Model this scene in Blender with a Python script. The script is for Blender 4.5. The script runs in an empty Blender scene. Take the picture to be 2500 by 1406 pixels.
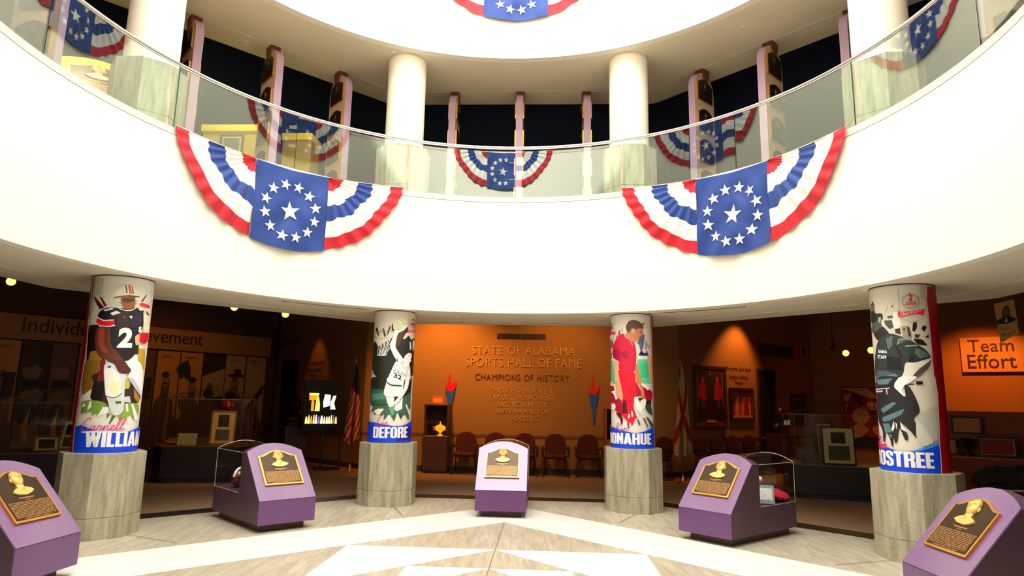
import bpy, bmesh, math, random
from math import sin, cos, pi, radians as RAD, sqrt, atan2, hypot
from mathutils import Matrix, Vector
from mathutils.geometry import tessellate_polygon
random.seed(7)
SC = bpy.context.scene
COL = SC.collection

# ------------------------------------------------------------------ camera
FPX, PITCH, ROLL, CAMH = 1593.34, 0.17106, -0.01964, 1.645
CX, CY = -0.21772, 6.01022          # centre of the round atrium
R0 = 4.607                          # radius of the balcony fronts
PHI = 3.0                           # bearing of the middle bay, degrees
fwd = Vector((0, cos(PITCH), sin(PITCH))); upv = Vector((0, -sin(PITCH), cos(PITCH))); rgt = Vector((1, 0, 0))
e1 = cos(ROLL)*rgt - sin(ROLL)*upv
e2 = sin(ROLL)*rgt + cos(ROLL)*upv
cam = bpy.data.cameras.new('camera'); camo = bpy.data.objects.new('camera', cam); COL.objects.link(camo)
cam.sensor_width = 36; cam.sensor_fit = 'HORIZONTAL'; cam.lens = FPX/2500*36; cam.clip_start = 0.05; cam.clip_end = 200
M3 = Matrix((e1, e2, -fwd)).transposed()
camo.matrix_world = Matrix.Translation((0, 0, CAMH)) @ M3.to_4x4()
SC.camera = camo
# ------------------------------------------------------------------ exposure, world, daylight
SC.view_settings.view_transform = 'Standard'; SC.view_settings.look = 'None'
SC.view_settings.exposure = 0.0; SC.view_settings.gamma = 1.0; SC.view_settings.use_curve_mapping = False
W = bpy.data.worlds.new('world'); SC.world = W; W.use_nodes = True
W.node_tree.nodes['Background'].inputs[0].default_value = (0.75, 0.85, 1.0, 1)
W.node_tree.nodes['Background'].inputs[1].default_value = 0.03
def light(name, kind, loc, energy, color=(1, 1, 1), aim=None, parent=None, **kw):
    l = bpy.data.lights.new(name, kind); l.energy = energy; l.color = color
    for k, v in kw.items(): setattr(l, k, v)
    o = bpy.data.objects.new(name, l); COL.objects.link(o)
    o.location = loc
    if aim is not None:
        d = Vector(aim) - Vector(loc); o.rotation_euler = d.to_track_quat('-Z', 'Y').to_euler()
    return o
light('skylight', 'AREA', (CX, CY, 13.2), 1900, (1.0, 0.97, 0.92), aim=(CX, CY, 0), shape='DISK', size=8.6)
light('sun', 'SUN', (0, 0, 30), 30.0, (1.0, 0.95, 0.86), aim=(-0.05, -1.0, 30-0.80), angle=RAD(3))

# ------------------------------------------------------------------ helpers
def ray(px, py):
    X = (px-1250)/FPX; Y = (703-py)/FPX
    return (fwd + X*e1 + Y*e2)
EYE = Vector((0, 0, CAMH))
def at_z(px, py, z):
    d = ray(px, py); return EYE + d*((z-CAMH)/d.z)
def at_plane(px, py, o, n):
    d = ray(px, py); o = Vector(o); n = Vector(n); return EYE + d*(((o-EYE).dot(n))/d.dot(n))
def at_ring(px, py, R):
    d = ray(px, py); a = d.x**2+d.y**2; b = -2*(d.x*CX+d.y*CY); c = CX*CX+CY*CY-R*R
    t = (-b+sqrt(b*b-4*a*c))/(2*a); return EYE + d*t
def bear(deg): return Vector((sin(RAD(deg)), cos(RAD(deg)), 0))
def ringpt(deg, r, z): return Vector((CX+r*sin(RAD(deg)), CY+r*cos(RAD(deg)), z))
def octr(deg, ap):
    a = (deg-PHI+22.5) % 45 - 22.5
    return ap/cos(RAD(a))
def lin(c):
    return tuple((x/12.92 if x <= .04045 else ((x+.055)/1.055)**2.4) for x in (v/255 for v in c))

MATS = {}
def mat(name, rgb, rough=.55, metal=0.0, var=.06, scale=9.0, spec=.5, coat=0.0, bump=0.0, emit=0.0, ecol=None, sheen=0.0):
    if name in MATS: return MATS[name]
    m = bpy.data.materials.new(name); m.use_nodes = True; nt = m.node_tree; b = nt.nodes['Principled BSDF']
    c = lin(rgb)
    tc = nt.nodes.new('ShaderNodeTexCoord'); nz = nt.nodes.new('ShaderNodeTexNoise'); nz.inputs['Scale'].default_value = scale
    nz.inputs['Detail'].default_value = 4
    nt.links.new(tc.outputs['Object'], nz.inputs['Vector'])
    mx = nt.nodes.new('ShaderNodeMix'); mx.data_type = 'RGBA'
    mx.inputs[6].default_value = tuple(min(1, x*(1-var)) for x in c)+(1,); mx.inputs[7].default_value = tuple(min(1, x*(1+var)) for x in c)+(1,)
    nt.links.new(nz.outputs[0], mx.inputs[0]); nt.links.new(mx.outputs[2], b.inputs['Base Color'])
    b.inputs['Roughness'].default_value = rough; b.inputs['Metallic'].default_value = metal
    b.inputs['Specular IOR Level'].default_value = spec; b.inputs['Coat Weight'].default_value = coat
    if coat: b.inputs['Coat Roughness'].default_value = .12
    if sheen: b.inputs['Sheen Weight'].default_value = sheen
    if bump:
        bp = nt.nodes.new('ShaderNodeBump'); bp.inputs['Strength'].default_value = bump; bp.inputs['Distance'].default_value = .01
        nt.links.new(nz.outputs[0], bp.inputs['Height']); nt.links.new(bp.outputs[0], b.inputs['Normal'])
    if emit:
        b.inputs['Emission Color'].default_value = lin(ecol or rgb)+(1,); b.inputs['Emission Strength'].default_value = emit
    MATS[name] = m; return m
def granite(name, c1, c2, c3, stretch=(9, 9, 1.2), rough=.35, speck=120, rot=0):
    m = bpy.data.materials.new(name); m.use_nodes = True; nt = m.node_tree; b = nt.nodes['Principled BSDF']
    tc = nt.nodes.new('ShaderNodeTexCoord'); mp = nt.nodes.new('ShaderNodeMapping'); mp.inputs['Scale'].default_value = stretch
    mp.inputs['Rotation'].default_value = (0, 0, rot)
    nt.links.new(tc.outputs['Object'], mp.inputs[0])
    n1 = nt.nodes.new('ShaderNodeTexNoise'); n1.inputs['Scale'].default_value = 1.6; n1.inputs['Detail'].default_value = 8; n1.inputs['Roughness'].default_value = .7
    nt.links.new(mp.outputs[0], n1.inputs['Vector'])
    r1 = nt.nodes.new('ShaderNodeValToRGB'); r1.color_ramp.elements[0].position = .35; r1.color_ramp.elements[1].position = .66
    r1.color_ramp.elements[0].color = lin(c2)+(1,); r1.color_ramp.elements[1].color = lin(c1)+(1,)
    nt.links.new(n1.outputs[0], r1.inputs[0])
    n2 = nt.nodes.new('ShaderNodeTexNoise'); n2.inputs['Scale'].default_value = speck; n2.inputs['Detail'].default_value = 2
    nt.links.new(tc.outputs['Object'], n2.inputs['Vector'])
    r2 = nt.nodes.new('ShaderNodeValToRGB'); r2.color_ramp.elements[0].position = .56; r2.color_ramp.elements[1].position = .70
    nt.links.new(n2.outputs[0], r2.inputs[0])
    mx = nt.nodes.new('ShaderNodeMix'); mx.data_type = 'RGBA'; mx.inputs[7].default_value = lin(c3)+(1,)
    nt.links.new(r2.outputs[0], mx.inputs[0]); nt.links.new(r1.outputs[0], mx.inputs[6]); nt.links.new(mx.outputs[2], b.inputs['Base Color'])
    b.inputs['Roughness'].default_value = rough
    return m
def glass(name, tint, boost=1.0, edge=False):
    m = bpy.data.materials.new(name); m.use_nodes = True; nt = m.node_tree; nt.nodes.remove(nt.nodes['Principled BSDF'])
    out = nt.nodes['Material Output']
    tr = nt.nodes.new('ShaderNodeBsdfTransparent'); tr.inputs[0].default_value = tint+(1,)
    gl = nt.nodes.new('ShaderNodeBsdfGlossy'); gl.inputs['Roughness'].default_value = .0; gl.inputs[0].default_value = (.95, 1, .96, 1)
    fr = nt.nodes.new('ShaderNodeFresnel'); ge = nt.nodes.new('ShaderNodeNewGeometry'); io = nt.nodes.new('ShaderNodeMix'); io.inputs[2].default_value = 1.5; io.inputs[3].default_value = 1/1.5
    nt.links.new(ge.outputs['Backfacing'], io.inputs[0]); nt.links.new(io.outputs[0], fr.inputs[0])
    mu = nt.nodes.new('ShaderNodeMath'); mu.operation = 'MULTIPLY'; mu.inputs[1].default_value = boost; mu.use_clamp = True
    mx = nt.nodes.new('ShaderNodeMixShader')
    nt.links.new(fr.outputs[0], mu.inputs[0]); nt.links.new(mu.outputs[0], mx.inputs[0]); nt.links.new(tr.outputs[0], mx.inputs[1]); nt.links.new(gl.outputs[0], mx.inputs[2])
    nt.links.new(mx.outputs[0], out.inputs[0])
    return m

class MB:
    """collects shapes, links them as ONE mesh object"""
    def __init__(s, T=None): s.v = []; s.f = []; s.m = []; s.T = T
    def add(s, vs, fs, mi=0, T=None):
        n = len(s.v)
        for p in vs:
            p = Vector(p)
            if T is not None: p = T @ p
            if s.T is not None: p = s.T @ p
            s.v.append(p)
        for f in fs: s.f.append([i+n for i in f]); s.m.append(mi)
        return s
    def box(s, c, d, mi=0, T=None):
        x, y, z = c; a, b, h = d[0]/2, d[1]/2, d[2]/2
        vs = [(x+i*a, y+j*b, z+k*h) for k in (-1, 1) for j in (-1, 1) for i in (-1, 1)]
        fs = [(0, 2, 3, 1), (4, 5, 7, 6), (0, 1, 5, 4), (2, 6, 7, 3), (0, 4, 6, 2), (1, 3, 7, 5)]
        return s.add(vs, fs, mi, T)
    def prism(s, poly, z0, z1, mi=0, T=None, mside=None):
        """polygon in x,y pulled from z0 to z1"""
        n = len(poly); area = sum(poly[i][0]*poly[(i+1) % n][1]-poly[(i+1) % n][0]*poly[i][1] for i in range(n))
        if area < 0: poly = poly[::-1]
        vs = [(p[0], p[1], z0) for p in poly]+[(p[0], p[1], z1) for p in poly]
        tris = tessellate_polygon([[Vector((p[0], p[1], 0)) for p in poly]])
        fs = []
        for t in tris:
            a, b, c = t; ar = (poly[b][0]-poly[a][0])*(poly[c][1]-poly[a][1])-(poly[c][0]-poly[a][0])*(poly[b][1]-poly[a][1])
            if ar < 0: a, b, c = a, c, b
            fs += [(c, b, a), (a+n, b+n, c+n)]
        s.add(vs, fs, mi, T)
        base = len(s.v)-2*n
        for i in range(n):
            j = (i+1) % n; s.f.append([base+i, base+j, base+j+n, base+i+n]); s.m.append(mi if mside is None else mside)
        return s
    def lathe(s, prof, n=24, c=(0, 0, 0), mi=0, T=None):
        vs = []; fs = []
        for r, z in prof:
            for k in range(n): a = 2*pi*k/n; vs.append((c[0]+r*cos(a), c[1]+r*sin(a), c[2]+z))
        for i in range(len(prof)-1):
            for k in range(n):
                l = (k+1) % n; fs.append((i*n+k, i*n+l, (i+1)*n+l, (i+1)*n+k))
        if prof[0][0] > 1e-4: fs.append(tuple(range(n))[::-1])
        if prof[-1][0] > 1e-4: fs.append(tuple((len(prof)-1)*n+k for k in range(n)))
        return s.add(vs, fs, mi, T)
    def tube(s, pts, r, n=8, mi=0, closed=False, T=None, taper=None):
        pts = [Vector(p) for p in pts]; m = len(pts); vs = []; fs = []
        ref = None
        for i in range(m):
            if closed: d = pts[(i+1) % m]-pts[i-1]
            else: d = pts[min(i+1, m-1)]-pts[max(i-1, 0)]
            d.normalize()
            if ref is None: ref = Vector((0, 0, 1)) if abs(d.z) < .9 else Vector((1, 0, 0))
            u = d.cross(ref)
            if u.length < 1e-5: u = d.cross(Vector((0, 1, .1)))
            u.normalize(); w = u.cross(d); w.normalize(); ref = w
            rr = r if taper is None else r*taper[i]
            for k in range(n): a = 2*pi*k/n; vs.append(pts[i]+u*cos(a)*rr+w*sin(a)*rr)
        for i in range(m if closed else m-1):
            j = (i+1) % m
            for k in range(n):
                l = (k+1) % n; fs.append((i*n+k, i*n+l, j*n+l, j*n+k))
        if not closed: fs.append(tuple(range(n))[::-1]); fs.append(tuple((m-1)*n+k for k in range(n)))
        return s.add(vs, fs, mi, T)
    def ball(s, c, r, nu=16, nv=10, mi=0, T=None, fn=None):
        vs = []; fs = []
        rx, ry, rz = (r, r, r) if not hasattr(r, '__len__') else r
        for j in range(nv+1):
            th = pi*j/nv
            for k in range(nu):
                a = 2*pi*k/nu; p = Vector((sin(th)*cos(a), sin(th)*sin(a), cos(th)))
                q = Vector((p.x*rx, p.y*ry, p.z*rz))
                if fn: q = fn(p, q)
                vs.append(q+Vector(c))
        for j in range(nv):
            for k in range(nu):
                l = (k+1) % nu; fs.append((j*nu+k, (j+1)*nu+k, (j+1)*nu+l, j*nu+l))
        return s.add(vs, fs, mi, T)
    def ring(s, ra, rb, z0, z1, a0=0, a1=360, n=180, mi=0, mtop=None, mbot=None):
        """solid ring piece about the atrium centre; ra, rb numbers or functions of the bearing"""
        fa = ra if callable(ra) else (lambda d: ra); fb = rb if callable(rb) else (lambda d: rb)
        full = abs(a1-a0-360) < 1e-6; vs = []; fs = []; ms = []
        N = n if full else n+1
        for i in range(N):
            d = a0+(a1-a0)*i/n
            for r, z in ((fa(d), z0), (fb(d), z0), (fb(d), z1), (fa(d), z1)): vs.append(ringpt(d, r, z))
        for i in range(n):
            j = (i+1) % N
            for k in range(4):
                l = (k+1) % 4; fs.append((i*4+k, j*4+k, j*4+l, i*4+l)); ms.append(k)
        if not full: fs += [(0, 1, 2, 3), (4*n+3, 4*n+2, 4*n+1, 4*n)]; ms += [3, 3]
        b = len(s.f); s.add(vs, fs, mi)
        for q, k in enumerate(ms):
            if k == 2 and mtop is not None: s.m[b+q] = mtop
            if k == 0 and mbot is not None: s.m[b+q] = mbot
        return s
    def build(s, name, mats, parent=None, smooth=False, loc=None, bevel=0):
        me = bpy.data.meshes.new(name); me.from_pydata([tuple(p) for p in s.v], [], s.f)
        if not isinstance(mats, (list, tuple)): mats = [mats]
        for m in mats: me.materials.append(m)
        me.polygons.foreach_set('material_index', s.m)
        bm = bmesh.new(); bm.from_mesh(me); bmesh.ops.recalc_face_normals(bm, faces=bm.faces); bm.to_mesh(me); bm.free()
        if smooth: me.polygons.foreach_set('use_smooth', [True]*len(me.polygons)); 
        o = bpy.data.objects.new(name, me); COL.objects.link(o)
        if smooth and hasattr(me, 'set_sharp_from_angle'): me.set_sharp_from_angle(angle=RAD(38))
        if parent is not None: o.parent = parent
        if loc is not None: o.location = loc
        if bevel:
            bv = o.modifiers.new('bevel', 'BEVEL'); bv.width = bevel; bv.segments = 2; bv.limit_method = 'ANGLE'; bv.angle_limit = RAD(40)
        return o
def tag(o, label=None, cat=None, group=None, kind=None):
    for k, v in (('label', label), ('category', cat), ('group', group), ('kind', kind)):
        if v: o[k] = v
    return o
def thing(name, label, cat, loc=(0, 0, 0), rotz=0, group=None):
    o = bpy.data.objects.new(name, None); COL.objects.link(o); o.location = loc; o.rotation_euler = (0, 0, rotz)
    o.empty_display_size = .1
    return tag(o, label, cat, group)
def struct(o): o['kind'] = 'structure'; return o
def kids(o): return [c for c in bpy.data.objects if c.parent == o]
def copy_tree(o, parent=None):
    c = o.copy(); COL.objects.link(c)
    if parent is not None: c.parent = parent
    for k in kids(o): copy_tree(k, c)
    return c
def dup(o, loc, rotz, label, group=None):
    c = copy_tree(o); c.location = loc; c.rotation_euler = (0, 0, rotz); c['label'] = label
    if group: c['group'] = group
    return c
def text_mesh(body, size=1.0, bold=0.0, shear=0.0, extrude=0.0, align='LEFT', spacing=1.0, res=3):
    cu = bpy.data.curves.new('text', 'FONT'); cu.body = body; cu.size = size; cu.offset = bold; cu.shear = shear; cu.extrude = extrude
    cu.align_x = align; cu.resolution_u = res; cu.space_character = spacing
    ob = bpy.data.objects.new('text', cu); COL.objects.link(ob)
    dg = bpy.context.evaluated_depsgraph_get(); ev = ob.evaluated_get(dg); me = ev.to_mesh()
    vs = [tuple(v.co) for v in me.vertices]; fs = [tuple(p.vertices) for p in me.polygons]
    ev.to_mesh_clear(); bpy.data.objects.remove(ob); bpy.data.curves.remove(cu)
    return vs, fs
def fit_text(body, x0, y0, w, h, **kw):
    """text scaled to fill the box from (x0,y0), width w, height h"""
    vs, fs = text_mesh(body, **kw)
    ax = min(v[0] for v in vs); bx = max(v[0] for v in vs); ay = min(v[1] for v in vs); by = max(v[1] for v in vs)
    return [(x0+(v[0]-ax)/(bx-ax)*w, y0+(v[1]-ay)/(by-ay)*h, v[2]) for v in vs], fs
def frame(o, n, t=None):
    """matrix whose x runs along the wall to the right, y up, z out towards the viewer"""
    n = Vector(n).normalized(); z = -n if n.dot(Vector(o)-EYE) > 0 else n
    y = Vector((0, 0, 1)); x = y.cross(z).normalized()
    m = Matrix((x, y, z)).transposed().to_4x4(); m.translation = Vector(o); return m
# ------------------------------------------------------------------ materials
m_plaster = mat('white_plaster', (250, 244, 228), .8, var=.015, scale=3)
m_soffit = mat('soffit_paint', (238, 228, 202), .85, var=.02, scale=5)
m_coping = mat('coping_stone', (240, 222, 205), .45, var=.03)
m_marble = mat('white_marble', (246, 244, 238), .28, var=.02, scale=4)
m_floorstone = granite('floor_granite', (216, 208, 186), (172, 164, 140), (142, 132, 108), (9, 1.1, 1), .3, 110, .5)
m_pedstone = granite('pedestal_granite', (204, 198, 174), (150, 144, 118), (118, 110, 88), (7, 7, .9), .35, 150)
m_carpet = mat('brown_carpet', (140, 112, 84), .95, var=.2, scale=60)
m_band = mat('black_threshold_stone', (38, 30, 26), .4)
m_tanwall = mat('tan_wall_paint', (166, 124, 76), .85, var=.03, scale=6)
m_darkceil = mat('black_ceiling_paint', (22, 22, 24), .9)
m_navy = mat('navy_wall_paint', (48, 66, 100), .8, var=.05)
m_joint = mat('floor_joint_grout', (120, 112, 96), .8)
Z1, Z2c, ZF2, ZR, Z3c = 3.061, 4.973, 4.93, 5.965, 7.575

# ------------------------------------------------------------------ floor
def poly_sq(deg, r, k=4): return [tuple(ringpt(deg+360/k*i, r, 0)[:2]) for i in range(k)]
fl = MB()
oct_in = [tuple(ringpt(PHI+22.5+45*i, 5.87, 0)[:2]) for i in range(8)]
fl.prism(oct_in, -.12, 0, 0)
h = 0
for deg, r, mi in ((PHI, 4.88, 1), (PHI, 3.36, 0), (PHI+45, 2.37, 1), (PHI, 1.66, 0), (PHI+45, 1.17, 1), (PHI, .82, 0)):
    fl.prism(poly_sq(deg, r), h-.0005, h+.0012, mi); h += .0012
for deg, ra, rb in ((PHI, .0, 3.3), (PHI+90, 0, 3.3), (PHI+180, 0, 3.3), (PHI-90, 0, 3.3), (PHI-22, 3.9, 5.3), (PHI+24, 3.9, 5.3), (PHI-67, 3.9, 5.2), (PHI+68, 3.9, 5.2)):
    a = ringpt(deg, ra, 0); b = ringpt(deg, rb, 0); d = (b-a).normalized(); p = Vector((-d.y, d.x, 0))*.004
    fl.prism([tuple((a+p)[:2]), tuple((b+p)[:2]), tuple((b-p)[:2]), tuple((a-p)[:2])], h-.0004, h+.0004, 2)
struct(fl.build('floor', [m_floorstone, m_marble, m_joint]))
tb = MB(); tb.ring(lambda d: octr(d, 5.42), lambda d: octr(d, 5.80), -.1, .003, n=240); struct(tb.build('trim_1', m_band))
cf = MB(); cf.ring(lambda d: octr(d, 5.80), 21.0, -.1, -.002, n=240); struct(cf.build('floor', m_carpet))

# ------------------------------------------------------------------ ring walls, soffits, copings
def ring_struct(name, mats, *a, **k):
    m = MB(); m.ring(*a, **k); return struct(m.build(name, mats))
ring_struct('wall_lower_balcony', m_plaster, R0, R0+.14, Z1-.004, 4.935, n=240)
ring_struct('ceiling_lower_soffit', m_soffit, R0+.02, lambda d: octr(d, 6.32), Z1, Z1+.12, n=360)
ring_struct('trim_2', m_soffit, lambda d: octr(d, 6.20), lambda d: octr(d, 6.32), Z1+.12, 4.6, n=240)
ring_struct('trim_3', m_coping, R0-.004, R0+.14, 4.942, 5.03, n=240)
ring_struct('floor_upper', [m_carpet, m_darkceil], R0+.14, 23.0, 4.62, ZF2, n=120, mbot=1)
ring_struct('wall_upper_balcony', m_plaster, R0, R0+.14, Z3c-.004, 9.45, n=240)
ring_struct('ceiling_upper_soffit', m_soffit, R0+.02, lambda d: octr(d, 6.42), Z3c, Z3c+.12, n=360)
ring_struct('trim_4', m_soffit, lambda d: octr(d, 6.30), lambda d: octr(d, 6.42), Z3c+.12, 9.2, n=240)
ring_struct('trim_5', m_coping, R0-.004, R0+.14, 9.457, 9.55, n=240)
ring_struct('floor_top', [m_carpet, m_darkceil], R0+.14, 12.5, 9.15, 9.45, n=120, mbot=1)
ring_struct('wall_upper_gallery', m_navy, lambda d: octr(d, 8.9), lambda d: octr(d, 9.0), ZF2, 9.2, n=120)
ring_struct('wall_top_gallery', m_navy, lambda d: octr(d, 8.9), lambda d: octr(d, 9.0), 9.45, 12.3, n=120)
ring_struct('ceiling_top', m_soffit, R0, 12.5, 12.1, 12.25, n=120)
ring_struct('wall_skylight_drum', m_plaster, R0, R0+.14, 12.1, 13.4, n=120)
# fine reveal lines in the soffits
m_reveal = mat('soffit_reveal', (238, 230, 205), .6)
m_slot = mat('slot_shadow_metal', (70, 62, 52), .7)
ring_struct('trim_6', m_reveal, lambda d: octr(d, 5.72), lambda d: octr(d, 5.745), Z1-.006, Z1, n=240)
ring_struct('trim_7', m_reveal, lambda d: octr(d, 5.86), lambda d: octr(d, 5.89), Z3c-.006, Z3c, n=240)
for a0, a1, lab in ((-40, -25, 'left of the bouncing basketball column'), (29, 46, 'right'), (-63, -50, 'far left'), (55, 64, 'far right')):
    pass
def slot(a0, a1, label):
    t = thing('air_slot', label, 'vent', ringpt((a0+a1)/2, 4.93, Z1), group='air slots in the lower ceiling ring')
    for name, dr, w, mt in (('slot_opening', 0, .05, m_slot), ('slot_rim', .035, .012, m_reveal), ('slot_rim', -.035, .012, m_reveal)):
        m = MB(Matrix.Translation(-t.location)); m.ring(4.93+dr-w/2, 4.93+dr+w/2, Z1-.005, Z1, a0, a1, n=24); m.build(name, mt, t)
slot(-41, -25, 'narrow curved air slot in the ceiling ring, left of the basketball column')
slot(29, 47, 'narrow curved air slot in the ceiling ring, right of the red shirt column')
# small round fittings in the soffits
m_white = mat('white_enamel', (240, 238, 228), .5)
def disc(px, py, z, label, grp):
    p = at_z(px, py, z); t = thing('ceiling_fitting', label, 'ceiling fitting', p, group=grp)
    MB().lathe([(.001, -.012), (.03, -.012), (.04, -.008), (.043, 0)], 20).build('rim', m_white, t, True)
    MB().lathe([(.001, -.02), (.014, -.018), (.016, -.012)], 12).build('lens', m_reveal, t, True)
for px, py, lab in ((960, 126, 'small round ceiling fitting just left of the left white upper column'), (1262, 169, 'small round ceiling fitting midway between the two white upper columns'),
                    (1814, 65, 'small round ceiling fitting above the right hand pylons of the gallery'), (1569, 132, 'small round ceiling fitting touching the top of the right white upper column')):
    disc(px, py, Z3c, lab, 'round fittings in the upper ceiling')
for px, py, lab in ((934, 754, 'small round fitting in the lower ceiling above the basketball column'), (1568, 766, 'small round fitting in the lower ceiling above the red shirt column'), (2113, 707, 'small dark fitting in the lower ceiling left of the staff shirt column')):
    disc(px, py, Z1, lab, 'round fittings in the lower ceiling')

# ------------------------------------------------------------------ lower hall walls
nb = bear(PHI); tbk = Vector((nb.y, -nb.x, 0)); CC = Vector((CX, CY, 0))
OB = CC+nb*9.6                                           # middle back wall
def wall(name, a, b, z0, z1, m, th=.12, side=1):
    a = Vector(a).to_3d(); b = Vector(b).to_3d(); d = (b-a).normalized(); p = Vector((-d.y, d.x, 0))*th*side
    w = MB(); w.prism([tuple(a[:2]), tuple(b[:2]), tuple((b+p)[:2]), tuple((a+p)[:2])], z0, z1); return struct(w.build(name, m))
PL = Vector((-3.476, 15.80, 0)); PR = Vector((3.95, 15.40, 0))
LA, LB = Vector((-11.2, 10.85, 0)), Vector((-6.25, 17.40, 0))     # wall of achievement panels
TLn = Vector((.66, .75, 0)); TLe = PL+Vector((-.75, .66, 0))*4.2
TRe = PR+Vector((.82, .57, 0))*5.6
RE = Vector((13.2, 14.4, 0))
H1 = 4.55
wall('wall_back', PL, PR, 0, H1, m_tanwall)
wall('wall_theater_left', TLe, PL, 0, H1, m_tanwall)
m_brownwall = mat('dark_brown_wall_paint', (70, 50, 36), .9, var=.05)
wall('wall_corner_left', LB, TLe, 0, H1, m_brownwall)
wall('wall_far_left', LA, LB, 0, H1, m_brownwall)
wall('wall_theater_right', PR, TRe, 0, H1, m_tanwall)
wall('wall_far_right', TRe, RE, 0, H1, m_tanwall)
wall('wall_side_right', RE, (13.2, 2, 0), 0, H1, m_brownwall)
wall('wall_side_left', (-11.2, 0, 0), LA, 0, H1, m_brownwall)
wall('wall_front', (13.2, -4, 0), (-11.2, -4, 0), 0, H1, m_tanwall)
wall('wall_side_right', (13.2, 2, 0), (13.2, -4, 0), 0, H1, m_tanwall); wall('wall_side_left', (-11.2, -4, 0), (-11.2, 0, 0), 0, H1, m_tanwall)
# dado rail and baseboards of the middle wall
m_dado = mat('dado_rail_paint', (120, 86, 50), .6)
m_base = mat('dark_baseboard', (70, 52, 40), .7)
def strip(name, a, b, z0, z1, m, out):
    d = (b-a).normalized(); nn = Vector((d.y, -d.x, 0)); 
    if nn.dot(CC-a) < 0: nn = -nn
    w = MB(); w.prism([tuple(a[:2]), tuple(b[:2]), tuple((b+nn*out)[:2]), tuple((a+nn*out)[:2])], z0, z1); return struct(w.build(name, m))
for nm, a, b in (('trim_8', PL, PR), ('trim_9', PR, TRe), ('trim_10', TLe, PL)): strip(nm, a, b, .80, .86, m_dado, .012)
for nm, a, b in (('baseboard_back', PL, PR), ('baseboard_right', PR, TRe), ('baseboard_left', TLe, PL), ('baseboard_far_left', LA, LB)): strip(nm, a, b, 0, .12, m_base, .015)

# ------------------------------------------------------------------ balustrades
m_glass = glass('balustrade_glass', (.90, .96, .92), 1.25)
m_gedge = mat('glass_edge', (40, 70, 55), .2)
m_steel = mat('polished_steel', (225, 222, 220), .16, metal=1.0, var=.02)
m_shoe = mat('glass_channel', (190, 180, 160), .4, metal=.6)
RG = 4.685
def balustrade(z0, label):
    t = thing('glass_balustrade', label, 'balustrade', (CX, CY, z0))
    T = Matrix.Translation(-t.location)
    for k in range(16):
        a0 = PHI+22.5*k+.06; a1 = PHI+22.5*(k+1)-.06; n = 16
        m = MB(T); m.ring(RG-.006, RG+.006, z0+.005, z0+.90, a0, a1, n=n)
        m.m[-2:] = [1, 1]
        o = m.build('glass_panel', [m_glass, m_gedge], t)
        for p in o.data.polygons: p.use_smooth = True
        o.data.set_sharp_from_angle(angle=RAD(40))
    m = MB(T); m.tube([ringpt(d*1.5, RG, z0+.912) for d in range(240)], .026, 12, closed=True); m.build('handrail', m_steel, t, True)
    m = MB(T); m.ring(RG-.012, RG+.012, z0+.882, z0+.895, n=240); m.build('rail_channel', m_steel, t)
    m = MB(T); m.ring(RG-.02, RG+.02, z0, z0+.012, n=240); m.build('base_shoe', m_shoe, t)
balustrade(5.03, 'curved glass balustrade with steel handrail around the middle gallery')
balustrade(9.55, 'curved glass balustrade with steel handrail around the top gallery')
# ------------------------------------------------------------------ columns
ANG = [-65.6, -19.6, 25.2, 71.1]
RC, rc = 5.14, .333
m_colwhite = mat('column_paint', (250, 244, 226), .6, var=.01)
def octagon(r, rot): return [(r*sin(RAD(rot+45*k)), r*cos(RAD(rot+45*k))) for k in range(8)]
def pedestal(t, h):
    m = MB(); m.prism(octagon(.468, PHI+22.5), 0, .235); m.prism(octagon(.468, PHI+22.5), .24, h)
    m.prism(octagon(.460, PHI+22.5), .233, .242)
    return m.build('pedestal', m_pedstone, t, bevel=.006)
# ------------------------------------------------------------------ printed banners

# heavy condensed capitals for the name bands: (width, polygons) on a unit cap height
def _rr(x0, y0, x1, y1, r):
    p = []
    for cx_, cy_, a in ((x1-r, y0+r, -90), (x1-r, y1-r, 0), (x0+r, y1-r, 90), (x0+r, y0+r, 180)):
        for k in range(5): t_ = RAD(a+90*k/4); p.append((cx_+r*cos(t_), cy_+r*sin(t_)))
    return p
def _b(x0, y0, x1, y1): return [(x0, y0), (x1, y0), (x1, y1), (x0, y1)]
def _arc(x0, x1, y0, y1, w, a0, a1, n=12):
    """thick elliptical arc inside the box, as quads"""
    out = []; cx_, cy_, ra, rb = (x0+x1)/2, (y0+y1)/2, (x1-x0)/2, (y1-y0)/2
    for k in range(n):
        p = []
        for j, s_ in ((k, 0), (k+1, 0), (k+1, w), (k, w)):
            t_ = RAD(a0+(a1-a0)*j/n); p.append((cx_+(ra-s_)*cos(t_), cy_+(rb-min(s_, rb*.8))*sin(t_)))
        out.append(p)
    return out
S_ = .19
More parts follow.
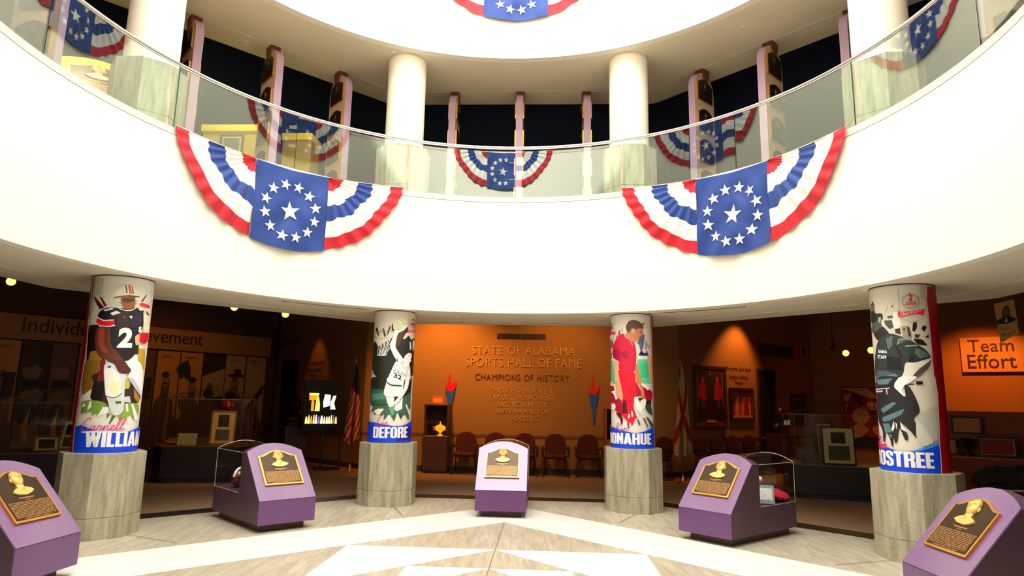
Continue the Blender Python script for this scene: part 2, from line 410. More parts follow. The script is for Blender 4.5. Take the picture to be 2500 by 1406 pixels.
GLY = {
 'I': (.20, [_b(0, 0, .20, 1)]), 'L': (.37, [_b(0, 0, S_, 1), _b(S_, 0, .37, .17)]), 'T': (.42, [_b(0, .83, .42, 1), _b(.11, 0, .31, .83)]),
 'E': (.37, [_b(0, 0, S_, 1), _b(S_, 0, .37, .165), _b(S_, .42, .345, .575), _b(S_, .835, .37, 1)]), 'F': (.36, [_b(0, 0, S_, 1), _b(S_, .41, .335, .57), _b(S_, .835, .36, 1)]),
 'H': (.48, [_b(0, 0, S_, 1), _b(.29, 0, .48, 1), _b(S_, .42, .29, .58)]), 'U': (.47, [_b(0, .16, S_, 1), _b(.28, .16, .47, 1)]+_arc(0, .47, 0, .34, S_, 180, 360)),
 'O': (.47, [_b(0, .17, S_, .83), _b(.28, .17, .47, .83)]+_arc(0, .47, 0, .34, S_, 180, 360)+_arc(0, .47, .66, 1, S_, 0, 180)),
 'D': (.47, [_b(0, 0, S_, 1), _b(S_, 0, .30, .15), _b(S_, .85, .30, 1), _b(.28, .16, .47, .84), [(.28, .16), (.28, 0), (.38, .02), (.45, .08), (.47, .16)], [(.28, .84), (.47, .84), (.45, .92), (.38, .98), (.28, 1)]]),
 'G': (.47, [_b(0, .17, S_, .83), _b(.28, .17, .47, .50), _b(.235, .38, .30, .52), _b(.28, .66, .47, .83)]+_arc(0, .47, 0, .34, S_, 180, 360)+_arc(0, .47, .66, 1, S_, 0, 180)),
 'S': (.45, [_b(0, .72, S_, .84), _b(.27, .68, .45, .84), _b(0, .16, S_, .32), _b(.27, .16, .45, .30), [(0, .74), (S_, .74), (S_, .70), (.43, .46), (.45, .38), (.45, .28), (.27, .28), (.27, .34), (.05, .58), (0, .68)]]+_arc(0, .45, 0, .33, S_, 180, 360)+_arc(0, .45, .67, 1, S_, 0, 180)),
 'R': (.47, [_b(0, 0, S_, 1), _b(S_, .84, .32, 1), _b(S_, .42, .32, .57), _b(.28, .57, .46, .84), [(.28, .84), (.46, .84), (.44, .94), (.37, 1), (.28, 1)], [(.28, .57), (.46, .57), (.43, .50), (.36, .44), (.28, .42)], [(.28, .50), (.28, 0), (.47, 0), (.47, .36), (.40, .48)]]),
 'A': (.53, [[(0, 0), (.19, 0), (.33, 1), (.15, 1)], [(.34, 0), (.53, 0), (.38, 1), (.20, 1)], _b(.15, .17, .38, .32)]),
 'N': (.50, [_b(0, 0, .18, 1), _b(.32, 0, .50, 1), [(.0, 1), (.18, 1), (.50, 0), (.32, 0)]]),
 'M': (.64, [_b(0, 0, .17, 1), _b(.47, 0, .64, 1), [(.0, 1), (.20, 1), (.40, 0), (.25, 0)], [(.44, 1), (.64, 1), (.39, 0), (.24, 0)]]),
 'W': (.74, [[(0, 1), (.19, 1), (.30, 0), (.11, 0)], [(.13, 0), (.30, 0), (.46, 1), (.29, 1)], [(.29, 1), (.45, 1), (.61, 0), (.44, 0)], [(.44, 0), (.63, 0), (.74, 1), (.55, 1)]]),
}
def block_text(body, w, h):
    tot = sum(GLY[c][0] for c in body)+.035*(len(body)-1); x = 0; vs = []; fs = []
    for c in body:
        for p in GLY[c][1]:
            tr = tessellate_polygon([[Vector((q[0], q[1], 0)) for q in p]]); n = len(vs)
            vs += [((x+q[0])/tot*w, q[1]*h, 0) for q in p]; fs += [tuple(i+n for i in t_) for t_ in tr]
        x += GLY[c][0]+.035
    return vs, fs
def chaikin(p, r=.22, it=2):
    for _ in range(it):
        q = []
        for i in range(len(p)):
            a, b = p[i], p[(i+1) % len(p)]; q += [(a[0]+(b[0]-a[0])*r, a[1]+(b[1]-a[1])*r), (a[0]+(b[0]-a[0])*(1-r), a[1]+(b[1]-a[1])*(1-r))]
        p = q
    return p
class Art:
    """flat artwork in (s, z) on the column, layered outward, then rolled round the shaft"""
    def __init__(s, deg):
        s.c = ringpt(deg, RC, 0); s.face = atan2(-s.c.x, -s.c.y)       # bearing from column to the viewer side
        s.v = []; s.f = []; s.m = []; s.mats = []; s.lay = 0
    def px(s, x, y):
        d = ray(x, y); o = Vector((0, 0, 0)); r = rc+.004
        ox, oy = -s.c.x, -s.c.y
        a = d.x**2+d.y**2; b = 2*(ox*d.x+oy*d.y); c = ox*ox+oy*oy-r*r; D = b*b-4*a*c
        if D <= 0:
            t = -b/(2*a); p = d*t
            side = 1 if (p.x-s.c.x)*(-s.c.y)-(p.y-s.c.y)*(-s.c.x) < 0 else -1   # right of the sight line or left
            return (side*r*(pi/2+.25), p.z+CAMH)
        t = (-b-sqrt(D))/(2*a); p = d*t
        an = atan2(p.x-s.c.x, p.y-s.c.y)-s.face
        an = (an+pi) % (2*pi)-pi
        return (-an*r, p.z+CAMH)
    def mi(s, rgb):
        g = 1.12 if max(rgb) > 120 else 1.0; rgb = tuple(min(250, int(c*g)) for c in rgb)
        m = mat('banner_print_%d_%d_%d' % rgb, rgb, .42, var=.02 if min(rgb) > 225 else .14, scale=26, coat=.15)
        if m not in s.mats: s.mats.append(m)
        return s.mats.index(m)
    def raw(s, pts, fs, rgb):
        n = len(s.v); k = s.mi(rgb); s.lay += 1; L = s.lay
        s.v += [(p[0], p[1], L) for p in pts]; s.f += [[i+n for i in f] for f in fs]; s.m += [k]*len(fs)
    def poly(s, pts, rgb, T=None):
        if len(pts) >= 5 and rgb not in ((14, 66, 214), (150, 6, 26)): pts = chaikin(pts, .2 if len(pts) > 7 else .12)
        P = [s.px(*T(*p)) for p in pts] if T else pts
        tr = tessellate_polygon([[Vector((p[0], p[1], 0)) for p in P]])
        s.raw(P, tr, rgb)
    def line(s, pts, w, rgb, T=None, closed=False):
        """ribbon of width w (in the T frame) along pts"""
        n = len(pts); L = []; R = []
        for i in range(n):
            a = pts[i-1] if (closed or i > 0) else pts[i]; b = pts[(i+1) % n] if (closed or i < n-1) else pts[i]
            dx, dy = b[0]-a[0], b[1]-a[1]; q = hypot(dx, dy) or 1; nx, ny = -dy/q*w/2, dx/q*w/2
            L.append((pts[i][0]+nx, pts[i][1]+ny)); R.append((pts[i][0]-nx, pts[i][1]-ny))
        V = [s.px(*T(*p)) if T else p for p in L+R]
        fs = [(i, (i+1) % n, n+(i+1) % n, n+i) for i in range(n if closed else n-1)]
        s.raw(V, fs, rgb)
    def ell(s, cx, cy, rx, ry, rgb, T, rot=0, ringw=None):
        pts = []
        for k in range(28):
            a = 2*pi*k/28; x, y = rx*cos(a), ry*sin(a); pts.append((cx+x*cos(rot)-y*sin(rot), cy+x*sin(rot)+y*cos(rot)))
        if ringw: s.line(pts, ringw, rgb, T, True)
        else: s.poly(pts, rgb, T)
    def text(s, body, p0, p1, h, rgb, T, width=None, **kw):
        """p0 baseline start, p1 baseline end, h cap height, all in the T frame"""
        a = s.px(*T(*p0)); b = s.px(*T(*p1)); t = s.px(*T(p0[0], p0[1]-h))
        if width: w = width; sl = 0
        else: w = b[0]-a[0]; sl = (b[1]-a[1])/w
        hh = t[1]-a[1]; blk = kw.pop('block', False); vs, fs = block_text(body, w, hh) if blk else fit_text(body, 0, 0, w, hh, **kw)
        s.raw([(a[0]+v[0], a[1]+v[1]+sl*v[0]) for v in vs], fs, rgb)
    def build(s, name, parent, step=.03):
        bm = bmesh.new(); bv = [bm.verts.new(p) for p in s.v]
        for f, k in zip(s.f, s.m):
            try: fc = bm.faces.new([bv[i] for i in f]); fc.material_index = k
            except ValueError: pass
        for q in range(-24, 25):
            bmesh.ops.bisect_plane(bm, geom=bm.verts[:]+bm.edges[:]+bm.faces[:], plane_co=(q*step, 0, 0), plane_no=(1, 0, 0), dist=1e-6)
        for v in bm.verts:
            r = rc+.004+v.co.z*.00022; an = s.face-v.co.x/(rc+.004)
            v.co = Vector((r*sin(an), r*cos(an), v.co.y))
        for f in bm.faces:
            f.normal_update(); c = f.calc_center_median()
            if f.normal.x*c.x+f.normal.y*c.y < 0: f.normal_flip()
        me = bpy.data.meshes.new(name); bm.to_mesh(me); bm.free()
        for m in s.mats: me.materials.append(m)
        o = bpy.data.objects.new(name, me); COL.objects.link(o); o.parent = parent
        s.v = []; s.f = []; s.m = []; s.mats = []
        return o
def Z(ox, oy, sc): return lambda x, y: (ox+x/sc, oy+y/sc)
SCRIPT = {
 'C': (1.75, [[(1.55, 2.15), (1.7, 2.5), (1.45, 2.65), (.95, 2.2), (.6, 1.3), (.55, .45), (.9, 0), (1.4, .2), (1.75, .5)]]),
 'a': (1.15, [[(.85, .9), (.5, 1), (.12, .55), (.2, .05), (.55, .15), (.9, .95), (.8, .3), (.95, .02), (1.25, .35)]]),
 'r': (.95, [[(0, .3), (.3, 1.08), (.42, .85), (.75, .9), (.62, .3), (.75, .02), (1.05, .35)]]),
 'n': (1.2, [[(0, .3), (.28, .98), (.25, .5), (.15, 0), (.4, .7), (.72, .98), (.85, .75), (.75, .2), (.95, .02), (1.25, .35)]]),
 'm': (1.8, [[(0, .3), (.28, .98), (.15, 0), (.4, .7), (.68, .98), (.8, .7), (.68, 0), (.95, .75), (1.22, .98), (1.38, .75), (1.3, .2), (1.5, .02), (1.8, .35)]]),
 'e': (.85, [[(-.05, .3), (.45, .6), (.6, .9), (.4, 1.02), (.12, .6), (.2, .08), (.5, .02), (.9, .35)]]),
 'l': (.7, [[(-.05, .3), (.5, 1.5), (.7, 2.3), (.5, 2.35), (.22, 1.1), (.18, .2), (.4, .02), (.75, .35)]]),
 'i': (.6, [[(-.05, .3), (.28, .98), (.15, .2), (.3, .02), (.65, .35)], [(.45, 1.45), (.5, 1.6)]]),
 'L': (1.6, [[(1.25, 2.1), (1.3, 2.5), (1.0, 2.65), (.72, 2.1), (.72, 1.2), (.45, .3), (.15, .1), (.2, .35), (.6, .2), (1.1, 0), (1.5, .25)]]),
 'K': (1.5, [[(.35, 2.1), (.75, 2.6), (.55, 1.3), (.2, 0)], [(1.55, 2.6), (.9, 1.6), (.5, 1.25), (.85, .9), (1.1, .2), (1.5, .2)]]),
 'J': (1.3, [[(.5, 2.3), (.9, 2.6), (1.5, 2.6), (1.2, 2.5), (1.0, 1.2), (.6, -.4), (.2, -.2), (.9, .4)]]),
}
def catmull(p, n=7):
    out = []
    for i in range(len(p)-1):
        a, b, c, d = p[max(i-1, 0)], p[i], p[i+1], p[min(i+2, len(p)-1)]
        for k in range(n):
            t = k/n; out.append(tuple(.5*((2*b[j])+(-a[j]+c[j])*t+(2*a[j]-5*b[j]+4*c[j]-d[j])*t*t+(-a[j]+3*b[j]-3*c[j]+d[j])*t**3) for j in (0, 1)))
    out.append(p[-1]); return out
def script(A, body, p0, p1, xh, rgb, T, w=.16):
    tot = sum(SCRIPT[c][0] for c in body); sx = (p1[0]-p0[0])/tot; x = 0
    for c in body:
        for st in SCRIPT[c][1]:
            pts = [(p0[0]+(x+q[0]+.18*q[1])*sx, p0[1]+(p1[1]-p0[1])*(x+q[0])/tot-q[1]*xh) for q in catmull(st)]
            A.line(pts, w*xh, rgb, T)
        x += SCRIPT[c][0]
def wrap(t, z0, z1, rgb):
    m = MB(); m.lathe([(rc+.003, z0), (rc+.003, z1)], 64); m.f = m.f[:64]; m.m = m.m[:64]
    m.lathe([(rc, z1), (rc+.003, z1)], 64); m.lathe([(rc+.003, z0), (rc, z0)], 64)
    m.f = [f for f in m.f if len(f) == 4]; m.m = [0]*len(m.f)
    return m.build('banner', mat('banner_vinyl_%d_%d_%d' % rgb, rgb, .45, var=.02, coat=.15), t, True)
NAVY = (26, 22, 34); SKIN = (104, 52, 34); CREAM = (222, 218, 196); BLUE = (14, 66, 214); PINK = (205, 40, 110); WHT = (248, 248, 248); REDB = (150, 6, 26)
PH = .952
def lower_column(i, label, base):
    t = thing('column', label, 'column', ringpt(ANG[i], RC, 0), group='banner wrapped columns on granite pedestals')
    pedestal(t, PH)
    MB().lathe([(rc, PH), (rc, Z1)], 64).build('shaft', m_colwhite, t, True)
    b = wrap(t, PH+.004, Z1-.012, base)
    m = MB(); m.lathe([(rc+.001, Z1-.012), (rc+.009, Z1-.012), (rc+.009, Z1-.002), (rc+.001, Z1-.002)], 48); m.build('collar', mat('collar_gasket', (58, 44, 36), .6), t, True)
    return t, b, Art(ANG[i])

# --- football banner
t, b, A = lower_column(0, 'round column with a football player banner on a granite pedestal, leftmost of the four', (236, 235, 226))
U = Z(200, 670, 6.111); L = Z(180, 880, 6.111)
P = lambda pts, rgb, T=None: A.poly(pts, rgb, T or U)
P([(170, 30), (330, 60), (300, 300), (160, 330)], (180, 186, 176))
for q in ([(170, 325), (205, 335), (335, 490), (265, 515)], [(265, 330), (300, 340), (372, 462), (338, 482)]): P(q, (110, 26, 30))
P([(200, 380), (260, 440), (330, 500), (270, 515)], (30, 22, 20))
P([(960, 300), (880, 400), (905, 412), (968, 312)], (84, 40, 34)); P([(850, 440), (900, 420), (1010, 460), (1010, 505), (960, 500), (880, 475)], (214, 30, 60)); P([(965, 540), (1000, 600), (990, 692), (945, 655)], (140, 30, 40))
P([(110, 760), (240, 745), (330, 900), (330, 1420), (60, 1420), (95, 900)], (24, 22, 20))
P([(125, 1150), (220, 1130), (310, 1260), (310, 1420), (70, 1420)], (150, 112, 34))
P([(835, 1100), (940, 1110), (930, 1420), (840, 1420)], (176, 150, 44)); P([(790, 1010), (850, 1000), (840, 1190), (790, 1190)], (60, 36, 30))
P([(180, -10), (410, -10), (400, 300), (300, 400), (130, 520), (120, 400)], (128, 92, 28), L); P([(265, 230), (400, 160), (380, 340), (300, 330)], (52, 30, 22), L)
P([(300, 320), (480, 300), (520, 690), (300, 610), (245, 560)], (28, 22, 22), L); P([(400, -5), (480, -5), (468, 320), (345, 305), (392, 150)], (122, 24, 44), L)
P([(430, 500), (520, 560), (520, 715), (470, 700), (440, 620)], (78, 22, 34), L)
P([(750, 260), (860, 300), (1000, 540), (950, 640), (735, 640)], (58, 42, 36), L); P([(755, 262), (850, 300), (825, 415), (750, 430)], (178, 168, 60), L); P([(890, 400), (985, 560), (945, 620), (900, 560)], (160, 118, 50), L)
P([(745, 545), (830, 530), (850, 630), (745, 620)], (186, 190, 196), L)
P([(110, 590), (430, 600), (545, 710), (440, 750), (345, 835), (330, 775), (280, 832), (262, 748), (170, 782), (112, 786)], (112, 146, 52), L)
P([(735, 640), (960, 630), (970, 770), (885, 900), (850, 800), (800, 845), (655, 890), (690, 790)], (124, 156, 60), L)
for q in ([(240, 610), (270, 610), (262, 700), (205, 740)], [(150, 640), (180, 650), (118, 780), (100, 770)], [(440, 690), (545, 700), (470, 800), (350, 835)], [(850, 640), (880, 650), (955, 900), (900, 890)], [(770, 650), (800, 640), (812, 770), (780, 760)]): P(q, (226, 226, 218), L)
for q in ([(500, 780), (545, 800), (505, 860), (488, 850)], [(570, 820), (625, 830), (540, 950), (520, 940)], [(130, 700), (170, 690), (130, 780), (108, 785)]): P(q, (96, 118, 66), L)
# player
P([(430, 490), (600, 510), (800, 500), (880, 500), (930, 560), (930, 650), (895, 800), (840, 900), (790, 1000), (800, 1190), (660, 1300), (560, 1255), (425, 1150), (430, 800), (245, 730), (240, 620), (265, 560), (330, 510)], NAVY)
P([(520, 560), (700, 560), (720, 760), (540, 800)], (50, 36, 38)); P([(720, 620), (900, 620), (860, 800), (740, 790)], (40, 30, 74))
P([(235, 650), (330, 697), (482, 690), (497, 748), (400, 775), (275, 757), (215, 702)], (214, 18, 34))
A.line([(238, 640), (330, 688), (480, 680)], 16, WHT, U); A.line([(270, 768), (400, 778), (498, 760)], 14, WHT, U)
P([(240, 770), (430, 785), (430, 1060), (560, 1195), (660, 1330), (710, 1420), (590, 1420), (400, 1290), (265, 1235), (205, 1100), (195, 940)], SKIN)
P([(260, 800), (340, 800), (330, 1050), (420, 1190), (300, 1150), (240, 1010)], (142, 62, 44))
P([(480, 330), (495, 260), (560, 195), (640, 163), (720, 157), (795, 190), (845, 262), (858, 330), (700, 312), (560, 325), (500, 400)], CREAM)
P([(690, 162), (722, 158), (746, 286), (708, 286)], (220, 70, 82))
for q in ([(645, 168), (662, 166), (682, 280), (664, 280)], [(737, 172), (754, 188), (772, 290), (757, 290)]): P(q, (88, 46, 40))
P([(580, 345), (795, 335), (795, 470), (735, 528), (640, 515), (585, 430)], (142, 86, 48)); P([(600, 360), (780, 350), (770, 400), (690, 420), (610, 410)], (104, 58, 34))
A.line([(486, 350), (570, 328), (700, 318), (852, 332)], 16, (82, 74, 58), U)
for pts in ([(492, 360), (520, 470), (580, 520), (660, 540), (740, 535), (815, 490), (850, 370)], [(500, 400), (585, 405)], [(512, 440), (592, 450)], [(540, 485), (610, 492)], [(790, 372), (850, 372)], [(788, 420), (842, 415)], [(775, 470), (826, 460)]): A.line(pts, 13, (226, 222, 196), U)
P([(330, 530), (455, 500), (478, 522), (350, 548)], WHT); P([(425, 580), (520, 540), (578, 575), (462, 612)], WHT); P([(830, 510), (880, 500), (905, 535), (860, 540)], WHT)
A.text('2', (520, 1095), (735, 1095), 305, WHT, U, bold=.05); P([(842, 782), (876, 780), (858, 862), (832, 860)], WHT)
P([(700, 625), (745, 615), (735, 665)], (220, 220, 226)); P([(610, 620), (652, 615), (650, 652), (612, 656)], (120, 70, 78))
P([(905, 560), (1000, 640), (985, 875), (905, 870)], (214, 208, 178)); P([(850, 880), (905, 865), (985, 872), (965, 1000), (920, 1040), (850, 1000)], (186, 12, 30))
P([(780, 925), (842, 880), (850, 960), (830, 1050), (790, 1055)], (206, 160, 126))
P([(605, 1308), (690, 1290), (780, 1205), (830, 1300), (900, 1430), (690, 1430)], (236, 236, 240))
P([(730, 10), (960, -10), (1020, 140), (1000, 500), (975, 520), (890, 400), (790, 240), (850, 150)], (226, 228, 240), L)
P([(790, 240), (880, 260), (985, 470), (970, 520), (890, 400)], (170, 178, 206), L)
P([(450, 120), (475, 40), (560, 30), (640, 80), (700, 200), (785, 205), (755, 300), (740, 700), (705, 790), (600, 822), (545, 770), (500, 560), (470, 500)], (196, 202, 214), L)
P([(460, 130), (560, 90), (660, 200), (700, 300), (690, 500), (600, 550), (490, 520)], (226, 228, 212), L); P([(560, 320), (690, 330), (690, 480), (600, 520), (540, 460)], (220, 224, 176), L)
A.line([(485, 530), (560, 556), (640, 545), (705, 495)], 11, (60, 64, 64), L)
P([(505, 568), (740, 565), (738, 730), (680, 808), (600, 822), (545, 765)], (188, 198, 190), L); P([(615, 606), (700, 604), (698, 640), (622, 648)], (70, 106, 28), L)
P([(545, -10), (760, 10), (795, 70), (856, 148), (800, 198), (720, 200), (660, 175), (610, 60)], (92, 40, 34), L)
P([(510, 85), (560, 80), (560, 105), (512, 108)], (40, 50, 90), L)
# name band
P([(30, 990), (130, 962), (400, 1062), (760, 1072), (935, 1000), (1000, 990), (1000, 1352), (700, 1372), (-40, 1372)], BLUE, L)
P([(110, 1060), (400, 1040), (770, 1060), (760, 1080), (400, 1075), (150, 1080)], (196, 214, 246), L)
P([(190, 20), (170, 200), (165, 330), (140, 520), (122, 700), (98, 1000), (70, 1250), (44, 1420), (-120, 1420), (20, 700), (90, 200), (120, 10)], REDB)
P([(188, -10), (160, 160), (128, 360), (92, 640), (60, 880), (30, 1100), (8, 1372), (-90, 1372), (-60, 900), (20, 400), (90, -10)], REDB, L)
A.line([(190, 20), (168, 250), (150, 480), (120, 700), (98, 1000), (70, 1250), (46, 1420)], 9, (232, 214, 206), U); A.line([(186, 0), (130, 350), (92, 640), (58, 880), (28, 1100), (8, 1372)], 9, (232, 200, 200), L)
A.build('printed_picture', b)
script(A, 'Carnell', (80, 1050), (735, 1035), 72, PINK, L, .17); A.text('WILLIAMS', (172, 1290), (0, 0), 225, WHT, L, width=.80, block=True); A.build('lettering', b)

# --- basketball banner
t, b, A = lower_column(1, 'round column with a leaping basketball player banner on a granite pedestal', (238, 230, 214))
U = Z(895, 755, 8.27); L = Z(890, 920, 8.27)
P = lambda pts, rgb, T=None: A.poly(pts, rgb, T or U)
DK = (40, 44, 38)
P([(130, 700), (185, 640), (240, 760), (300, 700), (480, 600), (600, 520), (680, 440), (835, 340), (845, 420), (730, 610), (800, 585), (855, 510), (900, 600), (940, 560), (995, 620), (970, 900), (960, 1420), (105, 1420)], DK)
P([(600, 520), (680, 440), (830, 350), (720, 560), (640, 760), (585, 700)], (92, 60, 44))
P([(720, 610), (800, 470), (960, 470), (990, 560), (900, 620), (850, 520)], (226, 214, 200)); P([(870, 660), (890, 660), (905, 790), (870, 830)], (226, 214, 200)); P([(925, 640), (965, 620), (965, 760), (930, 850)], (226, 214, 200))
for q in ([(185, 370), (215, 365), (245, 430), (250, 560), (190, 450)], [(320, 390), (350, 388), (400, 560), (360, 560)], [(435, 410), (470, 330), (487, 340), (470, 430), (400, 560)], [(508, 290), (530, 288), (542, 400), (575, 420), (505, 460)]): P(q, (52, 46, 36))
P([(120, -10), (960, -10), (935, 280), (925, 560), (115, 580)], DK, L)
P([(140, 240), (420, 260), (470, 560), (120, 575), (125, 330)], (52, 104, 84), L); P([(140, 340), (420, 330), (440, 440), (150, 480)], (74, 132, 108), L); P([(770, 420), (935, 300), (925, 520), (770, 530)], (62, 110, 90), L)
P([(115, 570), (490, 555), (760, 530), (925, 515), (930, 620), (885, 700), (900, 855), (868, 868), (820, 755), (760, 800), (720, 845), (660, 700), (610, 890), (585, 890), (540, 800), (490, 740), (410, 870), (380, 860), (400, 740), (350, 790), (300, 775), (230, 760), (190, 760), (180, 690), (125, 715)], (70, 108, 88), L)
A.line([(130, 575), (470, 562)], 14, (26, 30, 26), L)
for q in ([(190, 690), (260, 640), (400, 640), (300, 770), (240, 760)], [(820, 560), (850, 555), (915, 760), (890, 770)], [(130, 590), (170, 590), (140, 690), (110, 690)]): P(q, (226, 216, 202), L)
# hoop and net
A.ell(365, 505, 205, 82, (96, 84, 66), U, -.08, 18); A.ell(365, 500, 205, 82, (232, 226, 206), U, -.08, 9)
for k in range(8):
    x0 = 175+52*k; A.line([(x0, 560+10*abs(4-k)-30), (x0*.55+165+18*((k % 2)*2-1), 760), (215+22*k, 940)], 9, (236, 230, 212), U)
for k in range(7):
    x0 = 560-52*k; A.line([(x0, 530+8*abs(3-k)), (x0*.55+150, 720), (390-24*k, 940)], 9, (236, 230, 212), U)
A.ell(685, 288, 112, 122, (212, 216, 180), U)
for pts in ([(575, 300), (685, 306), (795, 285)], [(640, 180), (700, 240), (790, 300)], [(590, 360), (640, 330), (700, 400)], [(600, 220), (640, 280), (620, 380)]): A.line(pts, 5, (150, 154, 122), U)
# player
P([(560, 410), (690, 425), (790, 330), (835, 305), (835, 340), (740, 432), (650, 470), (620, 520), (592, 640), (580, 765), (650, 880), (725, 985), (745, 1030), (640, 1085), (585, 1010), (520, 880), (468, 750), (500, 640), (550, 520)], (246, 246, 238))
P([(745, 1000), (770, 930), (840, 880), (890, 890), (905, 940), (880, 1010), (895, 1040), (860, 1070), (850, 1130), (870, 1150), (870, 1420), (415, 1420), (520, 1190), (590, 1040), (690, 1045)], (246, 246, 238))
P([(850, 1150), (872, 1200), (878, 1420), (800, 1420), (800, 1220)], (238, 238, 228))
P([(600, 990), (625, 1000), (630, 1080), (610, 1060)], (120, 120, 96))
A.line([(740, 1040), (680, 1100), (560, 1165)], 6, (120, 120, 104), U); A.line([(745, 1045), (722, 1110), (735, 1180), (790, 1190), (855, 1140)], 8, (140, 140, 116), U); A.line([(850, 1170), (805, 1230), (795, 1400)], 7, (120, 124, 104), U)
A.line([(838, 940), (858, 950)], 10, (120, 116, 100), U); A.line([(800, 985), (830, 1000)], 6, (140, 136, 120), U)
P([(820, 880), (885, 880), (905, 930), (890, 960), (870, 910)], (210, 206, 188))
P([(465, -10), (835, -10), (790, 80), (775, 160), (775, 250), (735, 385), (600, 402), (430, 402), (388, 335), (400, 260), (450, 100)], (246, 246, 238), L)
A.text('32', (540, 1375), (700, 1440), 100, (44, 40, 36), U, bold=.03); A.text('AUBURN', (530, 1255), (775, 1365), 62, (120, 116, 92), U)
P([(460, 92), (530, 150), (745, 165), (745, 198), (540, 186), (455, 125)], (70, 66, 58), L)
P([(430, 402), (600, 402), (590, 540), (520, 625), (470, 560)], (206, 220, 204), L); P([(590, 570), (765, 400), (755, 560), (750, 645), (640, 700), (590, 640)], (216, 226, 212), L)
P([(490, 620), (590, 570), (600, 760), (545, 790)], (92, 150, 122), L); P([(700, 760), (730, 745), (750, 830), (722, 845)], (50, 60, 50), L)
P([(825, -10), (905, -10), (865, 225), (800, 335), (690, 510), (660, 545), (600, 560), (545, 605), (530, 590), (690, 390), (785, 250)], (242, 242, 232), L)
A.line([(740, 420), (690, 510), (655, 550), (600, 560), (610, 640)], 12, (44, 48, 40), L); A.line([(430, 400), (500, 410), (590, 390)], 7, (150, 156, 136), L)
# emblem and name band
A.line([(845, 60), (835, 400)], 5, (150, 140, 126), U)
A.ell(922, 288, 56, 86, (150, 110, 110), U, 0, 9); P([(890, 278), (958, 290), (955, 338), (888, 320)], (196, 24, 70)); P([(925, 175), (945, 215), (935, 262), (918, 215)], (60, 40, 50))
P([(808, 405), (880, 425), (990, 405), (985, 455), (880, 470), (815, 470)], (222, 14, 62)); A.text('Class of 2017', (835, 462), (975, 445), 30, (250, 214, 220), U)
P([(70, 880), (240, 922), (400, 962), (600, 992), (760, 982), (930, 878), (1000, 850), (1000, 1300), (500, 1322), (0, 1300), (0, 870)], BLUE, L); P([(640, 1080), (930, 960), (910, 1240), (640, 1300)], (40, 30, 150), L)
A.build('printed_picture', b)
script(A, 'Lee', (200, 990), (470, 975), 68, (190, 40, 130), L, .15); A.text('DEFORE', (185, 1228), (845, 1225), 225, WHT, L, block=True); A.build('lettering', b)

# --- red shirt banner
t, b, A = lower_column(2, 'round column with a banner of a man in a red shirt on a granite pedestal', (240, 232, 220))
U = Z(1480, 765, 8.27); L = Z(1480, 930, 8.27)
P = lambda pts, rgb, T=None: A.poly(pts, rgb, T or U)
P([(620, 870), (890, 860), (925, 1420), (640, 1420)], (92, 196, 150)); P([(660, 1000), (900, 1000), (920, 1300), (700, 1300)], (64, 186, 134)); P([(630, 850), (835, 868), (840, 925), (630, 930)], (214, 228, 214))
P([(835, 870), (905, 850), (925, 1420), (880, 1420), (850, 1040)], (226, 172, 130)); P([(55, 950), (140, 960), (190, 1420), (60, 1420)], (84, 176, 136))
for q, c in (([(645, 855), (710, 735), (760, 800), (830, 800), (868, 855)], (30, 38, 78)), ([(615, 600), (680, 500), (740, 415), (772, 420), (770, 560), (745, 720), (690, 770), (668, 640)], (92, 92, 130)), ([(785, 600), (800, 520), (830, 600), (840, 660), (780, 770)], (150, 144, 140)), ([(845, 700), (880, 615), (885, 640), (850, 720)], (110, 90, 80)), ([(718, 215), (775, 175), (760, 230), (730, 250)], (110, 96, 84)), ([(800, 770), (830, 760), (830, 855), (800, 850)], (70, 30, 50)), ([(240, 420), (270, 340), (288, 350), (270, 420)], (80, 76, 90)), ([(310, 330), (318, 285), (332, 300), (332, 390)], (150, 146, 136)), ([(200, 450), (215, 440), (240, 500), (220, 520)], (130, 90, 140)), ([(60, 560), (140, 540), (150, 640), (120, 720), (70, 640)], (126, 84, 110)), ([(70, 780), (120, 800), (110, 930), (70, 900)], (96, 96, 96))): P(q, c)
# man
P([(255, 415), (375, 405), (480, 520), (560, 565), (592, 660), (612, 840), (600, 1000), (580, 1190), (420, 1165), (240, 1130), (275, 972), (145, 905), (125, 760), (150, 620)], (196, 16, 58))
P([(130, 760), (240, 700), (300, 800), (275, 970), (145, 905)], (150, 12, 60)); P([(300, 800), (420, 740), (470, 900), (330, 900)], (160, 10, 52))
P([(245, 1130), (420, 1162), (580, 1190), (595, 1420), (262, 1420)], (224, 10, 44))
P([(430, 380), (425, 300), (470, 200), (620, 165), (700, 240), (745, 315), (738, 370), (745, 410), (700, 470), (650, 545), (590, 560), (585, 640), (520, 560), (455, 500), (380, 430)], (188, 122, 84))
P([(405, 330), (400, 250), (450, 160), (540, 128), (645, 152), (725, 222), (757, 292), (722, 312), (665, 290), (600, 330), (510, 318), (465, 392), (428, 385)], (96, 66, 54))
P([(508, 310), (572, 306), (575, 390), (535, 402)], (222, 160, 118)); P([(675, 372), (728, 368), (725, 388), (680, 392)], (70, 40, 34)); A.line([(640, 488), (700, 480)], 10, (120, 50, 44), U)
P([(355, 425), (385, 420), (475, 510), (460, 522), (390, 490)], (226, 130, 130)); A.line([(470, 520), (530, 640)], 10, (250, 190, 180), U)
P([(155, 955), (275, 968), (232, 1080), (262, 1250), (285, 1420), (212, 1420), (165, 1200)], (210, 158, 118))
P([(600, 1000), (640, 1060), (690, 1300), (730, 1420), (620, 1420), (580, 1200)], (196, 124, 70))
